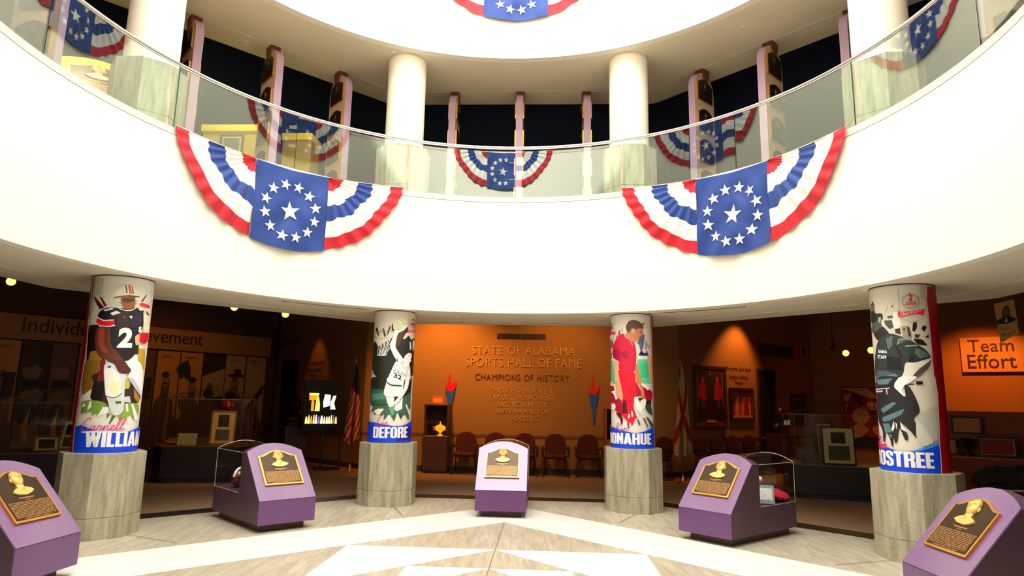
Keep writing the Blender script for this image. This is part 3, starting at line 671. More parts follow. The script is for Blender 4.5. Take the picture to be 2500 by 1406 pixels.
P([(270, -10), (590, -10), (665, 120), (580, 300), (545, 520), (600, 680), (645, 790), (600, 740), (565, 800), (520, 930), (490, 825), (445, 845), (400, 780), (330, 720), (330, 360)], (216, 8, 44), L)
P([(340, 390), (410, 390), (430, 650), (330, 660)], (96, 8, 24), L); P([(590, 60), (660, 120), (740, 300), (590, 310)], (176, 20, 50), L)
P([(75, 90), (180, 100), (225, 320), (335, 420), (335, 740), (280, 660), (195, 600), (115, 450), (85, 300)], (160, 12, 44), L)
P([(105, 222), (180, 185), (235, 360), (200, 382), (160, 262)], (240, 230, 226), L); P([(85, 10), (130, 20), (140, 100), (95, 90)], (220, 220, 200), L); P([(160, 110), (185, 120), (220, 210), (190, 220)], (236, 226, 222), L)
A.ell(157, 520, 40, 72, (226, 222, 218), L)
P([(185, -10), (285, -10), (345, 300), (332, 412), (280, 362), (208, 322)], (204, 146, 106), L)
P([(640, -10), (725, 60), (792, 260), (760, 355), (705, 300), (690, 150)], (192, 112, 80), L)
P([(740, 120), (905, 190), (925, 300), (885, 440), (800, 395), (770, 300)], (168, 10, 42), L); P([(715, 30), (850, 130), (842, 192), (700, 82)], (232, 226, 214), L); P([(640, 350), (740, 330), (720, 390), (660, 400)], (60, 14, 22), L)
P([(550, 330), (620, 325), (668, 430), (740, 600), (795, 705), (750, 760), (660, 640), (600, 560)], (232, 232, 224), L); P([(705, 372), (800, 365), (795, 470), (745, 580), (690, 520)], (236, 222, 214), L); P([(600, 560), (760, 640), (790, 710), (740, 750)], (200, 210, 200), L)
P([(780, 480), (890, 470), (930, 700), (870, 662), (800, 590)], (44, 84, 66), L); P([(800, 400), (890, 380), (900, 470), (790, 470)], (30, 26, 26), L)
for q, c in (([(618, 780), (652, 780), (692, 880), (650, 890)], (96, 96, 90)), ([(738, 765), (768, 755), (842, 920), (822, 925)], (80, 100, 88)), ([(790, 720), (832, 735), (945, 905), (900, 930)], (62, 92, 78)), ([(285, 720), (335, 730), (345, 800), (312, 900)], (60, 10, 22)), ([(425, 840), (462, 850), (468, 965), (446, 950)], (120, 20, 44)), ([(200, 640), (300, 640), (330, 780), (290, 770), (240, 700)], (96, 10, 28))): P(q, c, L)
for q in ([(440, 700), (475, 650), (480, 720), (450, 765)], [(500, 600), (530, 610), (545, 700), (520, 730)]): P(q, (236, 226, 222), L)
A.ell(100, 280, 46, 78, (120, 90, 80), U, 0, 8); P([(72, 268), (126, 262), (126, 315), (74, 320)], (150, 30, 40)); P([(88, 170), (102, 200), (98, 250), (84, 230)], (50, 40, 40))
P([(60, 400), (110, 375), (200, 375), (190, 422), (120, 420), (65, 448)], (216, 20, 60)); P([(60, 460), (150, 430), (160, 500), (90, 550)], (214, 208, 196))
P([(40, 905), (180, 940), (450, 1030), (600, 1052), (720, 1032), (950, 908), (1000, 905), (1000, 1372), (700, 1372), (300, 1350), (40, 1330)], BLUE, L); P([(720, 1032), (900, 930), (910, 945), (760, 1032)], (60, 150, 240), L)
P([(885, 60), (892, 300), (900, 600), (915, 900), (920, 1150), (928, 1420), (1100, 1420), (1000, 600), (960, 60)], REDB); P([(925, -10), (940, 400), (952, 800), (958, 1372), (1150, 1372), (1000, -10)], REDB, L)
A.line([(885, 60), (900, 600), (915, 1100), (928, 1420)], 8, (234, 210, 206), U); A.line([(925, 0), (945, 600), (960, 1372)], 8, (234, 210, 206), L)
A.build('printed_picture', b)
script(A, 'Ken', (165, 1030), (440, 1005), 70, (170, 60, 140), L, .13); A.text('DONAHUE', (104, 1246), (892, 1280), 218, WHT, L, block=True); A.build('lettering', b)

# --- staff shirt banner
t, b, A = lower_column(3, 'round column with a banner of a man in a dark staff shirt, rightmost of the four', (228, 222, 206))
U = Z(2115, 690, 5.86); L = Z(2130, 920, 5.625)
P = lambda pts, rgb, T=None: A.poly(pts, rgb, T or U)
TE = (44, 58, 60); BK = (32, 30, 32)
for q, c in (([(668, 570), (720, 558), (728, 640), (692, 705), (655, 690)], BK), ([(785, 655), (822, 608), (868, 630), (830, 705)], BK), ([(670, 800), (800, 810), (885, 905), (740, 885), (700, 850)], BK), ([(840, 775), (890, 740), (892, 800)], BK), ([(255, 540), (370, 535), (395, 640), (330, 665), (270, 600)], (80, 82, 82)), ([(408, 668), (480, 650), (495, 742), (420, 722)], (46, 44, 44)), ([(380, 480), (480, 500), (495, 640), (400, 660), (370, 560)], (230, 228, 214)), ([(500, 620), (600, 610), (660, 760), (640, 840), (520, 770)], (150, 144, 124)), ([(580, 630), (620, 640), (640, 780), (600, 760)], (60, 56, 50)), ([(520, 660), (560, 650), (550, 700)], (60, 56, 50)), ([(690, 735), (770, 740), (740, 800), (690, 780)], (70, 68, 56)), ([(300, 350), (310, 345), (270, 440), (255, 470)], (130, 124, 108)), ([(370, 320), (385, 325), (370, 360), (360, 350)], (60, 56, 50)), ([(300, 480), (370, 470), (390, 500), (310, 510)], (90, 88, 80))): P(q, c)
A.ell(418, 462, 42, 46, (228, 226, 212), U)
P([(60, 340), (80, 300), (95, 268), (112, 320), (126, 440), (60, 440)], BK); 
for y in (345, 375, 405): A.line([(66, y), (122, y-14)], 8, (214, 210, 190), U)
P([(66, 440), (232, 438), (242, 540), (195, 480), (150, 580), (80, 590)], BK)
P([(90, 580), (150, 560), (190, 478), (222, 500), (205, 580), (235, 625), (165, 690), (108, 735), (80, 690)], (74, 92, 86)); P([(175, 500), (212, 490), (205, 560), (182, 580)], (150, 170, 158))
P([(105, 735), (240, 620), (330, 720), (260, 820), (165, 830)], (38, 30, 32))
P([(165, 815), (330, 715), (500, 768), (640, 825), (725, 880), (855, 962), (930, 1070), (820, 1105), (680, 1145), (552, 1125), (562, 1285), (520, 1365), (440, 1420), (135, 1420), (125, 1100)], TE)
for q in ([(450, 800), (520, 780), (640, 815), (540, 840), (450, 890)], [(550, 900), (720, 885), (740, 910), (560, 918)], [(700, 930), (830, 975), (900, 1060), (760, 1085), (690, 1010)], [(280, 800), (380, 760), (370, 900), (320, 960)]): P(q, (92, 112, 108))
for q in ([(400, 900), (440, 860), (520, 1080), (480, 1060)], [(640, 1040), (680, 1050), (660, 1140), (600, 1130)], [(300, 1050), (480, 1080), (540, 1260), (300, 1240)]): P(q, (26, 26, 30))
A.line([(440, 890), (470, 820), (560, 800), (640, 822)], 8, (190, 196, 184), U); A.line([(560, 910), (720, 900)], 9, (200, 204, 190), U)
P([(160, 1250), (330, 1270), (420, 1330), (300, 1420), (140, 1420)], (70, 98, 104)); P([(230, 1370), (400, 1300), (460, 1330), (330, 1420)], (104, 130, 132))
P([(555, 1138), (690, 1148), (830, 1105), (935, 1078), (905, 1200), (800, 1290), (640, 1420), (440, 1420), (535, 1310)], (216, 214, 204)); P([(900, 1120), (930, 1090), (890, 1220), (660, 1420), (590, 1420), (740, 1240)], (84, 84, 80))
P([(370, -10), (650, -10), (490, 92), (440, 112), (400, 190), (462, 270), (430, 266), (360, 200), (298, 140), (310, 80)], (240, 240, 232), L)
P([(50, -10), (380, -10), (310, 80), (298, 140), (360, 200), (430, 266), (462, 270), (430, 110), (492, 112), (572, 240), (632, 382), (652, 492), (560, 570), (602, 650), (592, 770), (612, 852), (540, 762), (392, 612), (492, 800), (490, 872), (450, 872), (382, 700), (362, 740), (352, 880), (320, 922), (290, 802), (292, 962), (272, 950), (250, 850), (190, 722), (182, 880), (160, 902), (150, 720), (95, 620), (70, 300)], (38, 37, 42), L)
for q in ([(120, 440), (280, 345), (340, 360), (200, 470), (160, 500)], [(140, 560), (280, 500), (450, 430), (400, 520), (240, 600), (160, 620)], [(150, 640), (240, 640), (280, 760), (190, 770)], [(60, 40), (280, 20), (220, 100), (90, 110)], [(230, 780), (280, 800), (262, 850)]): P(q, (84, 116, 122), L)
P([(55, 168), (240, 148), (245, 160), (60, 182)], (200, 200, 196), L); P([(195, 170), (208, 168), (216, 240), (204, 240)], (200, 200, 196), L); P([(60, 195), (150, 185), (150, 205), (60, 215)], (190, 190, 186), L)
for q in ([(592, 58), (682, 58), (690, 102), (600, 106)], [(480, 95), (570, 92), (575, 108), (500, 110)]): P(q, BK, L)
P([(650, 500), (890, 380), (895, 900), (640, 800), (600, 600)], (176, 176, 166), L); P([(590, 600), (640, 600), (840, 900), (700, 960), (612, 850)], (196, 196, 186), L)
for q in ([(270, 720), (300, 600), (312, 690), (290, 750)], [(320, 620), (345, 650), (340, 730)], [(385, 610), (405, 640), (480, 760), (400, 720)]): P(q, (226, 224, 214), L)
P([(765, 60), (848, 72), (842, 230), (772, 230)], (170, 168, 152)); A.line([(455, 80), (470, 300), (490, 515), (645, 572), (800, 515)], 5, (130, 124, 108), U)
A.ell(630, 268, 118, 95, (150, 146, 134), U, 0, 15); P([(598, 172), (620, 135), (624, 165), (652, 188), (640, 222), (608, 222), (625, 202)], (206, 24, 66)); P([(606, 234), (652, 234), (632, 268)], (52, 44, 50))
A.text('ASHOF', (556, 325), (712, 322), 54, (206, 24, 66), U, bold=.03)
P([(455, 395), (485, 430), (640, 405), (800, 378), (832, 385), (812, 420), (828, 468), (700, 442), (500, 490), (452, 482)], (222, 18, 60))
P([(60, 985), (230, 972), (330, 1012), (470, 1032), (545, 1020), (892, 902), (960, 880), (1000, 1360), (500, 1340), (60, 1285)], BLUE, L); P([(540, 1020), (890, 902), (900, 935), (600, 1030)], (50, 140, 236), L)
P([(850, 60), (845, 230), (872, 470), (900, 750), (922, 1000), (948, 1300), (965, 1420), (1200, 1420), (1120, 800), (1000, 60)], REDB); P([(838, -10), (880, 250), (890, 500), (905, 750), (902, 880), (925, 1100), (935, 1372), (1150, 1372), (1050, 400), (980, -10)], REDB, L)
A.line([(850, 60), (845, 230), (872, 470), (900, 750), (922, 1000), (948, 1300), (965, 1420)], 10, (238, 190, 200), U); A.line([(840, 0), (880, 250), (890, 500), (905, 750), (902, 880), (925, 1100), (935, 1350)], 10, (238, 200, 206), L)
A.build('printed_picture', b)
A.text('Class of 2017', (492, 482), (775, 415), 46, (250, 220, 226), U); A.text('STAFF', (182, 1085), (302, 1095), 50, (236, 238, 236), U, bold=.03); A.text('BAMA', (192, 1010), (312, 1015), 50, (226, 230, 228), U, bold=.02)
script(A, 'Jim', (60, 990), (215, 980), 62, PINK, L, .22)
q = A.px(*L(845, 1258)); q2 = A.px(*L(835, 1040)); vs, fs = block_text('GOOSTREE', .82, q2[1]-q[1])
A.raw([(q[0]-.82+v[0], q[1]+v[1]) for v in vs], fs, WHT); A.build('lettering', b)

# ------------------------------------------------------------------ upper columns
for i, lab in enumerate(('white upper column on a pale green granite pedestal behind the glass, leftmost', 'white upper column left of the middle gallery pylons',
                         'white upper column right of the middle gallery pylons', 'white upper column on a pale granite pedestal behind the glass, rightmost')):
    t = thing('column', lab, 'column', ringpt(ANG[i], RC, ZF2), group='white columns of the middle gallery')
    pedestal(t, 5.88-ZF2)
    MB().lathe([(rc, 5.88-ZF2), (rc, Z3c-ZF2)], 64).build('shaft', m_colwhite, t, True)
    MB().lathe([(rc+.001, Z3c-ZF2-.01), (rc+.006, Z3c-ZF2-.01), (rc+.006, Z3c-ZF2-.001), (rc+.001, Z3c-ZF2-.001)], 48).build('collar', m_reveal, t, True)
# ------------------------------------------------------------------ bunting
m_red = mat('bunting_red', (196, 0, 30), .7, var=.03, sheen=.2); m_wcl = mat('bunting_white', (240, 234, 228), .7, var=.02); m_blue = mat('bunting_blue', (20, 60, 140), .7, var=.05, sheen=.2)
m_string = mat('white_cord', (235, 230, 220), .7)
def star_pts(x, y, r, rot=0):
    return [(x+(r if k % 2 == 0 else r*.40)*sin(rot+pi*k/5), y+(r if k % 2 == 0 else r*.40)*cos(rot+pi*k/5)) for k in range(10)]
def bunting(deg, ztop, label, group, seed=1):
    rnd = random.Random(seed); Rb = R0-.012; half, p, drop = 1.775, .573, 1.17
    t = thing('bunting', label, 'bunting', ringpt(deg, Rb, ztop), group=group)
    O = Vector(t.location)
    def pos(s, v, d): return ringpt(deg+math.degrees(s/Rb), Rb-d, ztop-v-.075*(1-abs(s)/half))-O
    # middle panel
    def pd(s, v): return .03+(.018*sin(9*s+6*v+seed)+.010*sin(19*(abs(s)-.35*v)+2*seed)*(.4+abs(s)/p)+.012*sin(14*v-11*abs(s)+seed)*(1-abs(s)/p))*min(1, v*3)+.02*v*(1-(s/p)**2)
    def vmax(s): return drop*(1+.05*(1-(s/p)**2))
    nx, ny = 28, 30; vs = []; fs = []
    for j in range(ny+1):
        for i in range(nx+1):
            s = -p+2*p*i/nx; v = vmax(s)*j/ny; vs.append(pos(s, v, pd(s, v)))
    for j in range(ny):
        for i in range(nx): a = j*(nx+1)+i; fs.append((a, a+1, a+nx+2, a+nx+1))
    m = MB(); m.add(vs, fs, 0)
    stars = [(0, -.64, .155, rnd.uniform(-.2, .2))]
    for k in range(12):
        a = 2*pi*(k+.5)/12; stars.append((.40*sin(a), -.64+.40*cos(a), .092, rnd.uniform(-.3, .3)))
    for x, y, r, ro in stars:
        c = (x, y); ring_ = star_pts(x, y, r, ro); vs = [pos(c[0], -c[1], pd(c[0], -c[1])+.009)]
        for q in ring_: vs.append(pos(q[0], -q[1], pd(q[0], -q[1])+.009))
        m.add(vs, [(0, 1+k, 1+(k+1) % 10) for k in range(10)], 1)
    m.build('center_panel', [m_blue, m_wcl], t, True)
    # pleated fans
    for sd in (-1, 1):
        a, b, e = half-p, drop*.985, 1.6; nr, nt = 40, 110; ph = rnd.uniform(0, 6); pl = 7.5
        vs = []; fs = []; ms = []
        def R(th): return 1/((abs(cos(th))/a)**e+(abs(sin(th))/b)**e)**(1/e)
        lv = [0, .05, .10, .15, .19, .24, .29, .34, .375, .405, .45, .50, .55, .605, .65, .70, .75, .80, .835, .87, .905, .94, .97, 1.0]; nr = len(lv)-1
        for j in range(nr+1):
            for i in range(nt+1):
                f0 = lv[j]; q_ = f0*(1-f0)*4; f = f0+q_*((.020 if f0 < .7 else .012)*abs(sin(pi*pl*(i/nt)**.75+ph/2))-.012+.016*sin(5*pi*i/nt+seed+6*f0))
                th = pi/2*i/nt; w = sin(2*pi*pl*(i/nt)**.75+ph+1.1*sin(4*f+3*i/nt+seed)*f); r = R(th)*f*(1+.010*w*f+.012*sin(7*th+seed)*f)
                d = .02+.035*min(1, f*2.2)*(.5+.5*w)*(.35+.65*sin(th))+.02*sin(3*th+5*f+seed)
                vs.append(pos(sd*(p+r*cos(th)), r*sin(th), max(.006, d)))
        for j in range(nr):
            for i in range(nt):
                k = j*(nt+1)+i; fs.append((k, k+1, k+nt+2, k+nt+1))
                f = (lv[j]+lv[j+1])/2
                ms.append(0 if f < .19 else 1 if f < .405 else 2 if f < .605 else 1 if f < .835 else 0)
        m = MB(); m.add(vs, fs); m.m = ms; m.build('pleated_fan', [m_red, m_wcl, m_blue], t, True)
    m = MB(); m.tube([pos(-half+2*half*k/30, -.004, .012) for k in range(31)], .006, 6); m.build('heading_cord', m_string, t)
    return t
GL, GT = 'buntings on the middle balcony', 'buntings on the top balcony'
bunting(-42.8, 5.06, 'star bunting hung on the balcony front, left of the middle', GL, 1)
bunting(47.8, 5.06, 'star bunting hung on the balcony front, right of the middle', GL, 2)
bunting(2.4, 9.56, 'star bunting on the topmost balcony, cut off by the top edge of the photo', GT, 3)
for k in (0, 2, 4):
    bunting(PHI+90+45*k, 9.56, 'star bunting on the topmost balcony, seen only mirrored in the %s glass panels' % ('left hand', '', 'middle', '', 'right hand')[k], GT, 4+k)

# ------------------------------------------------------------------ plaque pylons of the middle gallery
m_mauve = mat('mauve_pylon_edge', (184, 152, 174), .6, var=.02); m_pface = mat('pylon_face', (210, 180, 146), .6, var=.02)
m_cap = mat('red_brown_cap', (120, 58, 46), .6); m_bronze = mat('dark_bronze', (74, 58, 44), .38, metal=.7, var=.2, scale=30); m_gold = mat('polished_brass', (232, 176, 88), .28, metal=1.0, var=.04)
def arch_poly(w, z0, zs, rise, n=16):
    return [(-w/2, z0), (w/2, z0)]+[(w/2*cos(pi*k/n), zs+rise*sin(pi*k/n)) for k in range(n+1)]
XZ = Matrix(((0, 0, 1, 0), (1, 0, 0, 0), (0, 1, 0, 0), (0, 0, 0, 1)))     # drawn x->depth, y->height, pulled along width
def make_pylon():
    t = thing('plaque_pylon', '', 'pylon')
    hgt = Z3c-ZF2; dp, th = .62, .125
    m = MB(Matrix.Translation((0, dp/2, 0))@XZ); m.prism(arch_poly(dp, 0, hgt-.42, .33), -th/2, th/2, 1, mside=0); m.build('slab', [m_mauve, m_pface], t)
    m = MB(Matrix.Translation((0, dp/2+.05, 0))@XZ); m.prism([(-.10, hgt), (.10, hgt), (.10, hgt-.12), (.03, hgt-.30), (-.03, hgt-.30), (-.10, hgt-.12)], -th/2-.022, th/2+.022); m.build('cap', m_cap, t)
    pr = [(-.235, 0), (.235, 0), (.235, .33), (.12, .40), (0, .43), (-.12, .40), (-.235, .33)]
    for sd in (-1, 1):
        for k in range(4):
            z = hgt-.64-.565*k
            M = Matrix.Translation((sd*(th/2+.001), dp/2, z))@Matrix.Scale(sd, 4, (1, 0, 0))@XZ
            m = MB(M); m.prism(pr, 0, .022); o = m.build('plaque', m_gold, t)
            m = MB(M); m.prism([(x*.96, y*.96+.009) for x, y in pr], .021, .026); m.build('plaque_field', m_bronze, o)
            m = MB(M); m.ball((0, .29, .028), (.05, .065, .03), 12, 8); m.ball((0, .215, .026), (.075, .03, .022), 10, 6)
            for r in range(6): m.box((0, .155-.022*r, .027), (.34-.02*(r % 2), .009, .004))
            m.build('relief', m_bronze, o, True)
    return t
py0 = None
NM = {(-90, 0): 0}
def pylon(deg, off, label):
    global py0
    n = bear(deg); tt = Vector((n.y, -n.x, 0)); p = CC+n*5.60+tt*off; p.z = ZF2
    rz = -RAD(deg)
    if py0 is None:
        py0 = make_pylon(); py0.location = p; py0.rotation_euler = (0, 0, rz); py0['label'] = label; py0['group'] = 'plaque pylons of the middle gallery'; return py0
    return dup(py0, p, rz, label, 'plaque pylons of the middle gallery')
for deg, nm in ((PHI, 'middle'), (PHI-45, 'left'), (PHI+45, 'right')):
    for off, w in ((-1.28, 'left'), (0, 'centre'), (1.28, 'right')):
        if nm == 'middle': lb = 'mauve plaque pylon between the two inner white columns, %s of three' % {'left': 'leftmost', 'centre': 'middle', 'right': 'rightmost'}[w]
        else: lb = 'tall mauve plaque pylon of the %s gallery bay, %s of three' % (nm, {'left': 'leftmost', 'centre': 'middle', 'right': 'rightmost'}[w])
        pylon(deg, off, lb)
for off, w in ((0, 'cut by the edge'), (1.28, 'beside the yellow arched kiosk')): pylon(PHI-90, off, 'tall plaque pylon at the far left of the gallery, %s' % w)
for off, w in ((-1.28, 'next to the rightmost column'), (0, 'cut by the frame')): pylon(PHI+90, off, 'tall plaque pylon at the far right of the gallery, %s' % w)

# ------------------------------------------------------------------ kiosks
KW, KS, KD, ZB, ZS, ZT, ZA = .739, .497, 1.52, .091, .372, .92, 1.02
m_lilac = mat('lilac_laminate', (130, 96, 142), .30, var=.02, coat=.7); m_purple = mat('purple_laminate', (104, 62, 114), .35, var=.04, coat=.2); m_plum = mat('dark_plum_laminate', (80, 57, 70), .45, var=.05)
m_plinth = mat('shadow_plinth', (92, 76, 66), .6); m_acryl = glass('acrylic_cover', (.96, .97, .96), 1.0); m_aedge = mat('acrylic_edge', (196, 190, 176), .3)
m_bust = mat('gilded_relief', (246, 200, 116), .42, metal=.35, var=.08, scale=20)
m_yel = mat('yellow_lit_laminate', (250, 216, 20), .4, var=.02, emit=.12); m_yeld = mat('ochre_lit_laminate', (190, 156, 40), .5)  # yellow lamplight is put into these colours, with a slight glow
def zarch(x): return ZT+(ZA-ZT)*(1-(2*x/KW)**2)
SL = hypot(KS, ZT-ZS); 
def slope_T():
    v = Vector((0, KS, ZT-ZS)).normalized(); n = Vector((0, -(ZT-ZS), KS)).normalized()
    M = Matrix((Vector((1, 0, 0)), v, n)).transposed().to_4x4(); M.translation = Vector((0, 0, ZS)); return M
def face_fn(p, q):
    x, y, z = p
    q = Vector(q)
    q.x *= 1-.22*max(0, -y)                     # jaw narrower
    nose = max(0, 1-abs(x)/.24)*max(0, 1-abs(y+.05)/.34); q.z += .030*nose*(1 if z > 0 else 0)
    q.z -= .012*math.exp(-((abs(x)-.38)**2+(y-.14)**2)/.03)
    q.z += .010*math.exp(-((y-.32)**2)/.02)*(1 if z > 0 else 0)
    q.z += .008*math.exp(-((y+.45)**2+x*x)/.04); q.z += .008*math.exp(-((y+.85)**2+x*x)/.06)
    return q
def make_kiosk(front=None, panel=None, body=None):
    front = front or m_lilac; panel = panel or m_purple; body = body or m_plum
    t = thing('plaque_kiosk', '', 'kiosk'); h = KW/2; n = 20
    yb = KS+.13
    # solid wedge and low box
    m = MB(); xs = [-h+KW*i/n for i in range(n+1)]; vs = []; fs = []
    rows = []
    for x in xs:
        za = zarch(x); ya = KS+(za-ZT)*KS/(ZT-ZS)
        rows.append([(x, .004, ZB), (x, .004, ZS-.002), (x, ya+.004, za-.002), (x, yb+.02, za), (x, yb+.02, ZB)])
    for r in rows: vs += r
    for i in range(n):
        for k in range(5):
            l = (k+1) % 5; fs.append((i*5+k, (i+1)*5+k, (i+1)*5+l, i*5+l))
    fs.append(tuple(range(5))); fs.append(tuple(n*5+k for k in range(5))[::-1]); m.add(vs, fs)
    m.box((0, (yb+.02+KD)/2, (ZB+.405)/2), (KW, KD-yb-.02, .405-ZB))
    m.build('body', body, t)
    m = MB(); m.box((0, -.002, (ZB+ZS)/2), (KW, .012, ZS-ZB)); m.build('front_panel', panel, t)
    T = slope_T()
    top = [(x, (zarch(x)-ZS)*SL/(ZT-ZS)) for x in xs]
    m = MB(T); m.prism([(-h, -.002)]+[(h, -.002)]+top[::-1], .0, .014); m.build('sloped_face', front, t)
    m = MB(); m.box((0, KD/2+.03, ZB/2+.002), (KW-.16, KD-.18, ZB-.004)); m.build('plinth', m_plinth, t)
    # clear cover
    m = MB(); vs = []; fs = []
    for y in (yb+.022, KD-.004):
        for x in xs: vs.append((x*.995, y, zarch(x)-.006))
    k = n+1
    for i in range(n): fs.append((i, i+1, k+i+1, k+i))
    m.add(vs, fs)
    for x in (-h+.004, h-.004): m.add([(x, yb+.022, .406), (x, KD-.004, .406), (x, KD-.004, ZT-.006), (x, yb+.022, ZT-.006)], [(0, 1, 2, 3)])
    m.add([(x*.995, KD-.004, .406) for x in xs]+[(x*.995, KD-.004, zarch(x)-.006) for x in xs], [(i, i+1, k+i+1, k+i) for i in range(n)])
    c = m.build('clear_cover', m_acryl, t)
    m = MB()
    for x in (-h+.004, h-.004): m.tube([(x, yb+.03, ZT-.006), (x, KD-.004, ZT-.006), (x, KD-.004, .408)], .0035, 6); m.tube([(x, yb+.03, .408), (x, KD-.004, .408)], .003, 6)
    m.tube([(x*.99, KD-.004, zarch(x)-.006) for x in xs], .0035, 6); m.build('cover_edge', m_aedge, c)
    # plaque
    pw, v0, v1, va = .51, .205, .645, .74
    def pq(sx, g): 
        pts = [(-pw/2*sx, v0+g), (pw/2*sx, v0+g), (pw/2*sx, v1-g*.3)]
        for q in range(1, 12):
            u = q/12; x = pw/2-pw*u; b = v1+(va-v1)*(sin(pi*u)**1.6); pts.append((x*sx, b-g*.8))
        pts.append((-pw/2*sx, v1-g*.3)); return pts
    m = MB(T); m.prism(pq(1, 0), .012, .036); pl = m.build('plaque', m_gold, t)
    m = MB(T); m.prism(pq(.91, .022), .035, .039); m.build('plaque_field', m_bronze, pl)
    m = MB(T); cv = v1-.045
    m.ball((0, cv+.034, .046), (.062, .082, .036), 30, 22, fn=face_fn)
    for sx in (-1, 1): m.ball((sx*.061, cv+.027, .042), (.011, .021, .012), 8, 6)
    m.ball((0, cv-.045, .040), (.041, .058, .024), 16, 10)
    m.prism([(-.112, cv-.104), (-.06, cv-.130), (.02, cv-.138), (.08, cv-.120), (.112, cv-.096), (.092, cv-.074), (.04, cv-.056), (-.04, cv-.056), (-.092, cv-.078)], .036, .054)
    m.build('portrait_relief', m_bust, pl, True)
    rnd = random.Random(5); m = MB(T)
    m.box((0, cv-.160, .0395), (.16, .012, .003)); m.box((0, cv-.180, .0395), (.06, .006, .003))
    y = cv-.202
    while y > v0+.038:
        x = -pw*.43
        while x < pw*.42:
            w = min(rnd.uniform(.012, .045), pw*.43-x); m.box((x+w/2, y, .0395), (w, .0085, .003)); x += w+.006
        y -= .0145
    m.box((0, v0+.03, .0395), (.30, .007, .003)); m.build('inscription', mat('worn_brass_inscription', (178, 134, 80), .45, metal=.5), pl)
    return t
kk = make_kiosk()
KG = 'plaque kiosks on the stone floor'
def place(o, x, y, deg): o.location = (x, y, 0); o.rotation_euler = (0, 0, -RAD(deg))
place(kk, -.103, 9.692, 2.8); kk['label'] = 'plaque kiosk standing in the middle, between the two inner columns'; kk['group'] = KG
for x, y, a, lb in ((-3.979, 5.979, -85.4, 'purple plaque kiosk cut off by the left edge of the photo'), (-2.757, 8.529, -43.3, 'purple kiosk with a dark helmet in its case, between the left columns'),
                    (2.389, 8.273, 50.6, 'purple kiosk with a book and red cloth in its case, between the right columns'), (3.337, 5.429, 90.5, 'purple plaque kiosk in the lower right corner of the photo')):
    dup(kk, (x, y, 0), -RAD(a), lb, KG)
def kpt(x, y, a, lx, ly, z): 
    r = RAD(a); return Vector((x+lx*cos(r)+ly*sin(r), y-lx*sin(r)+ly*cos(r), z))
# things inside the cases
m_maroon = mat('maroon_shell', (92, 14, 24), .25, coat=.6); m_offw = mat('off_white_paint', (232, 226, 214), .5); m_wire = mat('grey_wire', (150, 140, 132), .4, metal=.6)
K2 = (-2.757, 8.529, -43.3); K4 = (2.389, 8.273, 50.6)
t = thing('football_helmet', 'dark red helmet with a white stripe inside the clear case of the left kiosk', 'helmet', kpt(*K2, -.15, 1.20, .406), RAD(75))
m = MB(); m.ball((0, 0, .125), (.13, .105, .125), 24, 16, fn=lambda p, q: Vector((q.x, q.y, max(q.z, -.10))) if not (p.x > .55 and p.z < .25) else Vector((q.x*.72, q.y, max(q.z, -.10)))); m.build('shell', m_maroon, t, True)
m = MB(); m.tube([(.125*cos(a), 0, .128+.127*sin(a)) for a in [RAD(q) for q in range(20, 175, 8)]], .018, 8); m.build('stripe', m_offw, t, True)
m = MB()
for z in (.07, .045, .02): m.tube([(.05, -.1, z+.02), (.13, -.07, z), (.155, 0, z-.004), (.13, .07, z), (.05, .1, z+.02)], .005, 6)
m.tube([(.152, 0, .07), (.156, 0, .012)], .005, 6); m.build('face_mask', m_wire, t, True)
t = thing('photo_card', 'small card leaning behind the helmet in the left kiosk', 'card', kpt(*K2, -.10, .98, .406), RAD(43))
MB(Matrix.Rotation(RAD(-20), 4, 'X')).box((0, 0, .11), (.16, .006, .21)).build('card', mat('grey_photo_card', (120, 112, 108), .5), t)
m_jer = mat('crimson_jersey', (176, 10, 44), .85, var=.12, bump=.3); m_or = mat('orange_cloth', (226, 84, 30), .8)
t = thing('folded_jersey', 'crumpled crimson cloth in the clear case of the right kiosk', 'jersey', kpt(*K4, .10, 1.34, .406), RAD(-50))
m = MB(); m.ball((0, 0, .07), (.27, .17, .10), 28, 14, fn=lambda p, q: Vector((q.x, q.y, max(-.069, q.z*(1-.5*p.x*.8)+.016*sin(9*p.x+4*p.y)*sin(7*p.y))))); m.build('cloth', m_jer, t, True)
m = MB(); m.tube([(-.24, -.06, .03), (-.21, -.13, .04), (-.12, -.175, .035), (-.0, -.19, .025)], .030, 8); m.build('trim_band', m_or, t, True)
t = thing('book', 'book with a team photograph cover leaning in the case of the right kiosk', 'book', kpt(*K4, .27, .95, .407), RAD(-18))
M = Matrix.Rotation(RAD(-38), 4, 'X'); MB(M).box((0, 0, .135), (.22, .02, .27)).build('cover', mat('book_cover_photo', (70, 92, 96), .4, var=.6, scale=26), t)
MB(M).box((0, -.0108, .14), (.17, .002, .17)).build('cover_picture', mat('cover_players', (180, 176, 160), .4, var=.7, scale=40), t)
t = thing('ball', 'small white ball on a thin stand behind the book in the right kiosk', 'ball', kpt(*K4, .06, 1.17, .68)); MB().ball((0, 0, 0), .045, 16, 12).build('cover', m_offw, t, True); MB().lathe([(.035, -.273), (.035, -.26), (.010, -.25), (.010, -.05), (.028, -.036)], 14).build('stand', m_aedge, t, True)
